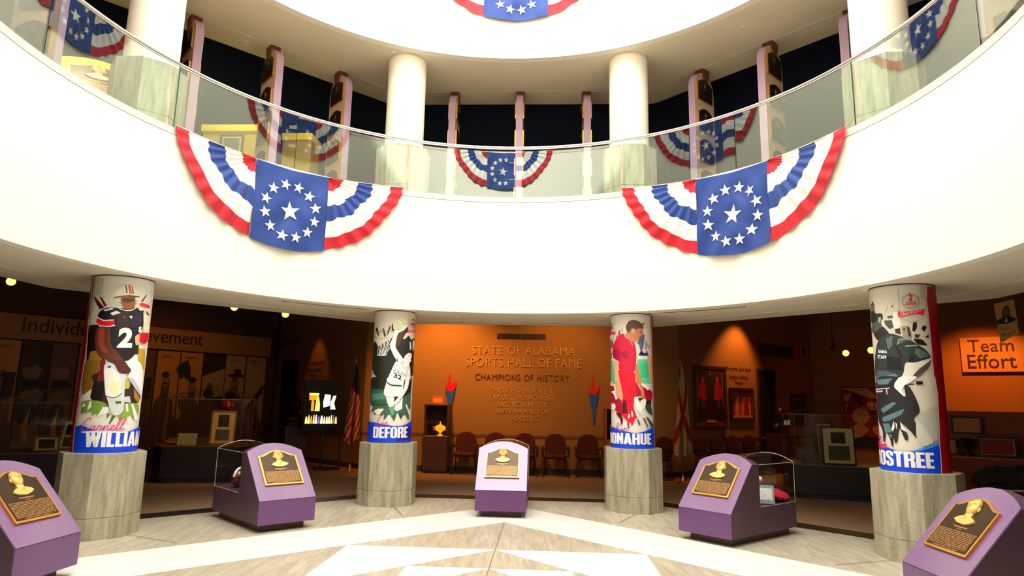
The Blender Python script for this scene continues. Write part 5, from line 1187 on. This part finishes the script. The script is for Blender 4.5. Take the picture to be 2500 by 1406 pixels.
art = [(C(60, 14, 8), [(0, 0), (1, 0), (1, 1), (0, 1)])]+[(C(226, 150, 60) if k % 3 else C(190, 30, 16), figure(.1+.095*k, .1, .55+.08*((k*7) % 3), .12)) for k in range(9)]+[(C(180, 20, 10), [(.55, .08), (.8, .08), (.78, .8), (.58, .75)]), (C(240, 170, 80), [(0, .02), (1, .02), (1, .1), (0, .1)])]
picture(WR, x0, y0, x1, y1, 'framed_picture', 'framed red and gold team picture beside the dark doorway in the right hall', 'picture', .06, mat('dark_red_wood_frame', (74, 26, 16), .4), C(206, 150, 90), art, .05, None, .02, C(226, 196, 140))
x0, y0 = WR.at(1932, 1040); x1, y1 = WR.at(1966, 962)
picture(WR, x0, y0, x1, y1, 'framed_picture', 'small dim framed picture on the wall right of the dark doorway', 'picture', .05, m_gfr, C(70, 50, 30), [(C(110, 84, 50), [(.1, .8), (.9, .8), (.9, .92), (.1, .92)]), (dk1, figure(.5, .1, .6, .5))], .04)
# --- bust statues on wooden pedestals by the doorways
def statue(p, rot, label, hgt):
    t = thing('portrait_bust', label, 'bust', p, rot)
    MB().box((0, 0, hgt/2), (.52, .46, hgt)).build('pedestal', m_cab, t, bevel=.01)
    m = MB(); m.ball((0, -.02, hgt+.50), (.12, .14, .17), 20, 16, fn=lambda p, q: Vector((q.x*(1-.2*max(0, -p.z)), q.y-.03*max(0, 1-abs(p.x)/.25)*max(0, 1-abs(p.z+.1)/.4)*(p.y < 0), q.z))); m.tube([(0, 0, hgt+.38), (0, .01, hgt+.22)], .065, 14)
    m.ball((0, .01, hgt+.17), (.23, .13, .12), 22, 12); m.box((0, 0, hgt+.05), (.3, .22, .1)); m.build('bust', m_bronze, t, True)
q = WR.F @ Vector((WR.at(1868, 1100)[0], 0, .46)); q.z = 0; statue(q, atan2(.57, .82), 'dark bronze bust on a wooden pedestal beside the right doorway', .95); statue(at_z(712, 1140, 0), RAD(30), 'dim bust on a pedestal in front of the left doorway', .95)
# --- far right wall
x0, y0 = WG.at(2352, 909); x1 = WG.at(2560, 900)[0]; y1 = WG.at(2352, 826)[1]
t = thing('heading_board', 'tan board reading Team Effort in dark letters on the far right wall', 'sign'); t.matrix_world = WG.F @ Matrix.Translation((x0, y0, .004)); w, h = x1-x0, y1-y0
MB().box((w/2, h/2, .05), (w, h, .10)).build('board', mat('amber_heading_board', (206, 164, 104), .6), t)
for body, pa, pb, pym, hp in (('Team', 2366, 2477, 859, 30), ('Effort', 2366, 2484, 899, 34)):
    a = WG.at(pa, pym)[0]-x0; b = WG.at(pb, pym)[0]-x0; y = WG.at(2420, pym)[1]-y0; hh = WG.at(2420, pym-hp)[1]-WG.at(2420, pym)[1]
    vs, fs = fit_text(body, a, y, b-a, hh, extrude=.01); MB().add([(v[0], v[1], .112+v[2]) for v in vs], fs).build('lettering', m_dtext, t)
x0, y0 = WG.at(2060, 1092); x1, y1 = WG.at(2185, 944)
RED, CRM = C(150, 12, 16), C(226, 176, 120)
art = [(CRM, [(0, .98), (.5, .98), (.75, .8), (.55, .82), (.3, .9)]), (CRM, [(.08, .86), (.22, .9), (.14, .74), (.05, .8)]), (CRM, blob(.36, .52, .16, .13)), (CRM, [(.1, .3), (.35, .42), (.5, .3), (.3, .14), (.12, .16)]), (dk1, [(.0, .0), (1, 0), (1, .16), (.4, .2), (0, .1)]), (C(90, 8, 10), [(.25, .88), (.4, .84), (.42, .7), (.28, .72)]), (CRM, [(.5, .66), (.62, .7), (.6, .76), (.48, .74)]), (CRM, blob(.72, .3, .14, .1, 12, .3, 3)), (C(110, 8, 12), blob(.75, .55, .2, .12, 12, .3, 5))]
t = picture(WG, x0, y0, x1, y1, 'mural', 'red and cream football mural behind the right glass vitrine', 'mural', 0, dk1, RED, art, .04)
w, h = x1-x0, y1-y0
for body, u, v, ww in (('17', .02, .58, .12), ('28', .52, .62, .2)):
    vs, fs = fit_text(body, u*w, v*h, ww*w, .12*h, bold=.03, extrude=.001); MB().add([(q[0], q[1], .045+q[2]) for q in vs], fs).build('numerals', CRM, t)
# pendant with a portrait, hung behind the ceiling edge
pp = EYE+ray(2456, 785)*9.0; n = (EYE-pp); n.z = 0; n.normalize(); PW = Wall(pp, (n.x+.12, n.y, 0))
t = thing('pendant_banner', 'tan pendant with a portrait of a man in a dark suit, above Team Effort', 'banner'); t.matrix_world = PW.F
q = [PW.at(*p) for p in ((2426, 742), (2475, 731), (2488, 812), (2443, 838), (2441, 832))]
m = MB(); m.prism([q[0], q[1], q[2], q[3]], -.004, .004); m.build('cloth', C(206, 150, 70), t)
m = MB(); f1 = [PW.at(*p) for p in ((2433, 792), (2434, 782), (2447, 775), (2446, 766), (2448, 755), (2453, 747), (2459, 747), (2464, 753), (2465, 765), (2464, 772), (2478, 776), (2480, 782), (2460, 790))]; m.prism(f1, .005, .007); f2 = [PW.at(*p) for p in ((2449, 770), (2450, 755), (2455, 750), (2460, 751), (2463, 758), (2462, 768), (2457, 775))]; m.prism(f2, .007, .009, 1); m.prism([PW.at(*p) for p in ((2453, 786), (2457, 775), (2460, 786))], .008, .010, 2); m.build('portrait', [dk1, C(120, 74, 44), C(220, 190, 150)], t)
for body, a, b, hp in (('Frank', (2444, 808), (2465, 805), 9), ('Howard', (2446, 822), (2478, 814), 9)):
    A0 = PW.at(*a); B0 = PW.at(*b); hh = PW.at(a[0], a[1]-hp)[1]-A0[1]; vs, fs = fit_text(body, 0, 0, B0[0]-A0[0], hh); sl = (B0[1]-A0[1])/(B0[0]-A0[0]); MB().add([(A0[0]+v[0], A0[1]+v[1]+sl*v[0], .006) for v in vs], fs).build('lettering', C(110, 60, 30), t)
m = MB()
for c in (q[0], q[1]): m.tube([(c[0], c[1], 0), (c[0], 4.62-pp.z, 0)], .002, 5)
m.build('hanging_cord', m_dtext, t)
# ------------------------------------------------------------------ vitrines
m_vit = mat('vitrine_base_dark', (40, 36, 42), .5, var=.06); m_vtop = mat('vitrine_deck', (120, 92, 62), .6); m_blackfr = mat('black_frame', (20, 16, 14), .4); m_goldfr = mat('gilt_frame', (176, 120, 50), .4, metal=.4); m_matt = mat('cream_mat_board', (226, 204, 150), .7)
def vitrine(p, rot, w, dp, h1, h2, roof, label):
    t = thing('glass_vitrine', label, 'vitrine', p, rot); c = .18
    oc = [(-w/2+c, -dp/2), (w/2-c, -dp/2), (w/2, -dp/2+c), (w/2, dp/2-c), (w/2-c, dp/2), (-w/2+c, dp/2), (-w/2, dp/2-c), (-w/2, -dp/2+c)]
    m = MB(); m.prism([(x*.94, y*.94) for x, y in oc], 0, .08); m.prism(oc, .08, h1); m.build('base', m_vit, t, bevel=.006)
    m = MB(); m.prism([(x*1.015, y*1.015) for x, y in oc], h1, h1+.02); m.build('deck', m_vtop, t)
    m = MB(); ic = [(x*.97, y*.97) for x, y in oc]; n = 8; z0, z1 = h1+.021, h1+h2
    m.add([(x, y, z0) for x, y in ic]+[(x, y, z1) for x, y in ic]+[(0, 0, z1+roof)], [(i, (i+1) % 8, 8+(i+1) % 8, 8+i) for i in range(8)]+[(8+i, 8+(i+1) % 8, 16) for i in range(8)]); g = m.build('glass_hood', m_acryl, t)
    m = MB(); m.tube([(x, y, z1) for x, y in ic], .004, 6, closed=True)
    for x, y in ic: m.tube([(x, y, z0), (x, y, z1)], .002, 5)
    for x, y in ic[::4]: m.tube([(x, y, z1), (0, 0, z1+roof)], .002, 5)
    m.build('hood_edge', mat('hood_edge_acrylic', (160, 150, 128), .3), g); return t
def easel(p, rot, w, h, label, mfr, arts, tilt=10, name='framed_photos', mboard=None, cat='frame', border=.03):
    t = thing(name, label, cat, p, rot); T = Matrix.Rotation(RAD(-tilt), 4, 'X')
    m = MB(T); b = border
    for c, d in (((0, b/2), (w, b)), ((0, h-b/2), (w, b)), ((-w/2+b/2, h/2), (b, h-2*b)), ((w/2-b/2, h/2), (b, h-2*b))): m.box((c[0], 0, c[1]), (d[0], .03, d[1]))
    m.build('frame', mfr, t)
    m = MB(T); m.box((0, .003, h/2), (w-b, .012, h-b)); m.build('mount', mboard or m_matt, t)
    for mm, x0, y0, x1, y1 in arts: MB(T).box(((x0+x1)/2*w, -.006, (y0+y1)/2*h), ((x1-x0)*w, .004, (y1-y0)*h)).build('photo', mm, t)
    return t
ph1 = mat('dark_photo', (52, 46, 38), .4, var=.8, scale=24); ph2 = mat('grey_photo', (96, 92, 80), .4, var=.6, scale=24); ph3 = mat('green_grey_photo', (84, 84, 56), .4, var=.6, scale=20)
# left vitrine
vp = at_z(497, 1180, 0)+Vector((-.25, .55, 0)); vr = RAD(14)
vitrine(vp, vr, 1.75, 1.05, .66, .90, .30, 'clear gabled glass vitrine on a dark base in the left hall')
def inv(vp, vr, lx, ly, z): return Vector((vp.x+lx*cos(vr)-ly*sin(vr), vp.y+lx*sin(vr)+ly*cos(vr), z))
def on_deck(px, py, z): return at_z(px, py, z)
def depth_at(px, py, ref):                                # point on the sight line at the same distance as ref
    d = ray(px, py); k = (Vector((ref.x, ref.y, 0)).dot(Vector((d.x, d.y, 0)).normalized()))/hypot(d.x, d.y); return EYE+d*k
q = inv(vp, vr, .28, -.12, .681); easel(q, vr, .46, .66, 'gilt framed pair of photos standing in the left vitrine', m_goldfr, [(ph1, -.22, .52, .22, .88), (ph2, -.28, .12, .28, .44)], 6)
q = inv(vp, vr, -.32, -.30, .681); easel(q, vr, .34, .24, 'small pale certificate leaning in the left vitrine', mat('pale_green_card', (170, 176, 130), .6), [], 25, 'certificate', mat('pale_green_paper', (176, 180, 136), .6), 'certificate', .012)
t = thing('baseball_glove', 'tan glove lying at the left end of the left vitrine', 'glove', inv(vp, vr, -.63, -.14, .681)); m = MB(); m.ball((0, 0, .05), (.12, .10, .05), 18, 10)
m.build('palm', mat('tan_leather', (190, 126, 66), .6, var=.2), t, True); m = MB()
for k in range(4): a = RAD(50+24*k); m.tube([(.05*cos(a), .05*sin(a), .06), (.13*cos(a), .13*sin(a), .10), (.17*cos(a), .17*sin(a), .09)], .024, 8)
m.tube([(.06, 0, .05), (.14, .0, .09), (.16, .03, .08)], .024, 8); m.build('finger', mat('tan_leather', (190, 126, 66), .6), t, True)
t = thing('football_helmet', 'small shiny red helmet on top of the framed photos in the left vitrine', 'helmet', inv(vp, vr, .27, .25, .681)); MB().lathe([(.10, 0), (.10, .02), (.02, .03), (.02, .66), (.06, .67)], 14).build('stand', m_dark, t, True); MB().ball((0, 0, .76), (.13, .11, .12), 20, 14).build('shell', mat('shiny_red_shell', (150, 20, 14), .15, coat=1), t, True); MB().tube([(.08, -.08, .70), (.14, 0, .68), (.08, .08, .70)], .008, 6).build('face_mask', m_wire, t, True)
# far left vitrine
vp3 = at_z(105, 1212, 0)+Vector((-.30, .45, 0)); vr3 = RAD(30)
vitrine(vp3, vr3, 1.7, 1.05, .66, .80, .26, 'clear glass vitrine with gilt frames, left of the football column')
easel(inv(vp3, vr3, -.02, -.36, .681), vr3+RAD(8), .36, .30, 'small gilt frame lying back at the front of the far left vitrine', m_goldfr, [(ph1, -.3, .2, .3, .8)], 40, border=.03); easel(inv(vp3, vr3, .26, -.14, .681), vr3-RAD(16), .36, .54, 'larger gilt frame leaning in the far left vitrine', m_goldfr, [(ph1, -.3, .5, .3, .85), (ph2, -.3, .12, .3, .42)], 24)
# right vitrine
vp2 = at_z(2050, 1222, 0)+Vector((.30, .55, 0)); vr2 = RAD(-20)
vitrine(vp2, vr2, 1.95, 1.15, .58, .92, .30, 'clear gabled glass vitrine on a dark base in the right hall')
easel(inv(vp2, vr2, -.02, -.34, .601), vr2+RAD(6), .56, .68, 'black framed pair of photos on a cream board in the right vitrine', m_blackfr, [(ph1, -.22, .56, .22, .86), (ph3, -.32, .12, .32, .50)], 5, border=.022); easel(inv(vp2, vr2, -.20, .12, .601), vr2+RAD(4), .36, .78, 'tall dark frame behind the cream board in the right vitrine', mat('olive_black_frame', (44, 38, 26), .4), [(ph2, -.3, .1, .3, .9)], 8, border=.06); easel(inv(vp2, vr2, -.48, -.20, .601), vr2+RAD(30), .42, .36, 'grey booklet leaning at the left end of the right vitrine', mat('grey_booklet', (110, 104, 92), .6), [(ph2, -.4, .1, .4, .9)], 38, 'booklet', mat('grey_booklet', (110, 104, 92), .6), 'booklet', .014)
# far right shelf with framed certificates
p0 = at_z(2398, 1150, 0); 
sp = EYE+ray(2400, 1120)*12.2; rot5 = RAD(-34)
t = thing('display_shelf', 'low orange lit display shelf under the Team Effort board', 'shelf', (sp.x, sp.y, 0), rot5); hz = sp.z
MB().box((0, .25, hz/2), (1.75, .6, hz)).build('cabinet', mat('shelf_wood', (150, 70, 30), .5), t, bevel=.006); MB().box((0, .25, hz+.015), (1.8, .66, .03)).build('deck', mat('orange_lit_shelf_top', (216, 130, 60), .5), t)  # orange lamplight on the deck is put into its colour
MB().box((0, .5, hz+.45), (1.75, .04, .84)).build('back_panel', mat('shelf_back', (170, 92, 40), .6), t)
def shelf_pt(px, dz=.031, ly=.1): 
    q = depth_at(px, 1120, sp); v = Vector((q.x-sp.x, q.y-sp.y, 0)); lx = v.x*cos(rot5)+v.y*sin(rot5); return Vector((sp.x+lx*cos(rot5)-ly*sin(rot5), sp.y+lx*sin(rot5)+ly*cos(rot5), hz+dz))
orp = mat('orange_lit_paper', (230, 150, 80), .6, var=.3, scale=20)  # paper colour already holds the orange lamplight
MB
riser = thing('display_riser', 'low riser block behind the trophy on the display shelf', 'stand', shelf_pt(2368, .031, .36), rot5); MB().box((0, 0, .2), (.6, .16, .40)).build('block', mat('shelf_back', (170, 92, 40), .6), riser)
easel(shelf_pt(2368, .432, .36), rot5, .50, .34, 'upper framed certificate on the riser of the display shelf', m_blackfr, [(orp, -.4, .15, .4, .85)], 4, 'framed_certificate', orp, 'frame', .035)
easel(shelf_pt(2440, .031, .14), rot5, .60, .38, 'wide framed certificate at the right of the display shelf', m_blackfr, [(mat('red_print', (170, 50, 24), .6, var=.5, scale=20), -.4, .15, .4, .85)], 6, 'framed_certificate', orp, 'frame', .04)
easel(shelf_pt(2316, .031, .16), rot5, .34, .32, 'small framed certificate at the left of the display shelf, beside the staff shirt column', m_blackfr, [(orp, -.3, .2, .3, .8)], 6, 'framed_certificate', orp, 'frame', .04)
t = thing('trophy', 'dark handled trophy cup on the display shelf', 'trophy', shelf_pt(2366, .031, .12), rot5); MB().lathe([(.11, 0), (.11, .05), (.04, .07), (.03, .12), (.10, .20), (.12, .32), (.10, .33), (.001, .25)], 20).build('cup', m_bronze, t, True)
for s in (-1, 1): MB().tube([(s*.11, 0, .30), (s*.18, 0, .28), (s*.17, 0, .18), (s*.08, 0, .14)], .01, 6).build('handle', m_bronze, t, True)
# black covered table at the lower right
tp = EYE+ray(2462, 1170)*8.6
t = thing('draped_table', 'black cloth heaped over a table at the right edge, behind the corner kiosk', 'table', (tp.x+.25, tp.y, 0), RAD(-30)); top_z = tp.z
def heap(p, q): return Vector((q.x, q.y, q.z+.05*sin(11*p.x+3*p.y)*sin(9*p.y+2*p.x)))
m = MB(); m.ball((0, 0, top_z-.02), (.62, .42, .16), 36, 16, fn=heap); m.ball((.25, .05, top_z+.08), (.34, .3, .15), 26, 12, fn=heap); m.ball((-.30, -.1, top_z-.02), (.28, .22, .11), 22, 12, fn=heap); m.build('cloth', mat('black_cloth', (14, 12, 12), .95, var=.3, scale=20, bump=.4), t, True); MB().box((0, 0, (top_z-.06)/2), (1.05, .66, top_z-.06)).build('table', mat('black_cloth_skirt', (12, 10, 10), .95), t)
# ------------------------------------------------------------------ track lamps with their own light
m_can = mat('black_lamp_can', (26, 22, 20), .4); m_bulb = mat('warm_lamp_lens', (255, 200, 110), .3, emit=9, ecol=(255, 168, 56), var=0); m_off = mat('dull_lamp_lens', (190, 150, 90), .3, emit=.25, ecol=(200, 150, 80))
WARM = (1.0, .36, .05)
def track_lamp(px, py, D, label, aim, power, spot=40, lit=True, back=False, r=.07):
    p = EYE+ray(px, py)*D; a = Vector(aim); d = (a-p).normalized()
    e = (EYE-p).normalized() if lit and not back else d
    if back: e = d
    t = thing('track_lamp', label, 'lamp', p, group='track lamps under the dark hall ceiling')
    R_ = e.to_track_quat('Z', 'Y').to_matrix().to_4x4()
    MB(R_).lathe([(r*.55, -.17), (r*.8, -.14), (r, -.02), (r*1.04, .02), (r*.96, .02), (r*.9, -.01)], 20).build('can', m_can, t, True)
    MB(R_).lathe([(.001, .004), (r*.9, -.002)], 20).build('lens', m_bulb if lit else m_off, t, True)
    MB().tube([tuple(R_ @ Vector((0, 0, -.1))), (0, 0, .14), (0, 0, 4.58-p.z)], .009, 6).build('stem', m_can, t, True)
    if power:
        o = light('lamp_light', 'SPOT', tuple(d*.08), power, WARM, spot_size=RAD(spot), spot_blend=.7, shadow_soft_size=.05); o.rotation_euler = d.to_track_quat('-Z', 'Y').to_euler(); o.parent = t
wp = lambda px, py: at_plane(px, py, OB, nb)
track_lamp(27, 687, 10.4, 'brightly lit track lamp at the far left edge of the photo', at_plane(60, 900, WF.o, WF.n), 40, 75)
track_lamp(422, 735, 13.0, 'dim track lamp nearest the football column', at_plane(420, 900, WF.o, WF.n), 45, 70, lit=False)
track_lamp(572, 750, 12.4, 'lit track lamp, left of the pair above the left hall', inv(vp, vr, 0, 0, .7), 70, 60)
track_lamp(697, 767, 12.6, 'lit track lamp, right of the pair above the left hall', at_plane(560, 1000, WF.o, WF.n), 60, 60)
track_lamp(2065, 862, 14.0, 'lit track lamp above the right vitrine', inv(vp2, vr2, 0, 0, .7), 60, 60); track_lamp(2127, 855, 13.0, 'lit track lamp glowing beside the staff shirt column', at_plane(2110, 1000, WG.o, WG.n), 170, 60)
track_lamp(1962, 860, 14.5, 'unlit track lamp left of the lit pair in the right hall', at_plane(1990, 1000, WG.o, WG.n), 0, lit=False); track_lamp(2033, 848, 15.0, 'small unlit lamp high above the right vitrine', at_plane(1990, 1000, WG.o, WG.n), 0, lit=False, r=.05)
# wall washers recessed behind the ceiling edge
def washer(p, aim, power, spot, label, blend=.8, color=WARM):
    t = thing('wall_washer', label, 'lamp', p, group='wall washer spots hidden behind the ceiling edge'); d = (Vector(aim)-Vector(p)).normalized(); R_ = d.to_track_quat('Z', 'Y').to_matrix().to_4x4()
    MB(R_).lathe([(.05, -.15), (.07, -.02), (.07, .02), (.06, .0)], 16).build('can', m_can, t, True)
    MB().tube([(0, 0, 0), (0, 0, 4.58-p[2])], .009, 6).build('stem', m_can, t, True)
    o = light('lamp_light', 'SPOT', tuple(d*.04), power, color, spot_size=RAD(spot), spot_blend=blend, shadow_soft_size=.06); o.rotation_euler = d.to_track_quat('-Z', 'Y').to_euler(); o.parent = t
W0 = FB
washer(FB @ Vector((-1.9, 4.1, 1.9)), FB @ Vector((-1.75, 1.9, 0)), 480, 95, 'wall washer left of the brass lettering')
washer(FB @ Vector((1.0, 4.2, 2.0)), FB @ Vector((.9, 1.6, 0)), 200, 100, 'wall washer right of the brass lettering')
washer(WL.F @ Vector((WL.at(782, 800)[0], 3.9, .45)), WL.F @ Vector((WL.at(775, 950)[0], 1.4, .05)), 34, 46, 'narrow wall washer above the left theater lettering', .6, (1, .26, .04))
washer(WR.F @ Vector((WR.at(1802, 780)[0], 4.2, .7)), WR.F @ Vector((WR.at(1790, 980)[0], 1.6, .0)), 230, 78, 'wall washer above the right theater lettering', .7, (1, .30, .05))
washer(WG.F @ Vector((WG.at(2420, 900)[0], 4.1, 1.9)), WG.F @ Vector((WG.at(2410, 1000)[0], 1.2, 0)), 400, 92, 'wall washer above the Team Effort board', .8, (1, .22, .025))
washer(pp+Vector((n.x*1.3-.3, n.y*1.3, 1.0)), pp, 70, 40, 'small spot lighting the portrait pendant')  # unseen spot added to brighten the pendant

# unseen downlights added to brighten the yellow cases of the middle gallery
for p_, a_, lb in ((ringpt(-70, 6.0, Z3c-.02), (ky.location.x, ky.location.y, 6.2), 'recessed downlight in the upper ceiling over the yellow arched kiosk'), (ringpt(-46, 6.12, Z3c-.02), tuple(ringpt(-45, 7.0, 6.2)), 'recessed downlight in the upper ceiling over the yellow cases')):
    t = thing('added_downlight', lb, 'lamp', p_, group='gallery downlights'); MB().lathe([(.05, -.0), (.07, -.004), (.07, .02), (.05, .02)], 18).build('trim_ring', m_white, t, True); MB().lathe([(.001, .006), (.05, .006)], 14).build('lens', mat('added_downlight_lens', (255, 240, 200), .3, emit=4), t)
    o = light('lamp_light', 'SPOT', (0, 0, -.03), 130, (1, .93, .7), spot_size=RAD(70), spot_blend=.6, shadow_soft_size=.05); d = Vector(a_)-p_; o.rotation_euler = d.to_track_quat('-Z', 'Y').to_euler(); o.parent = t
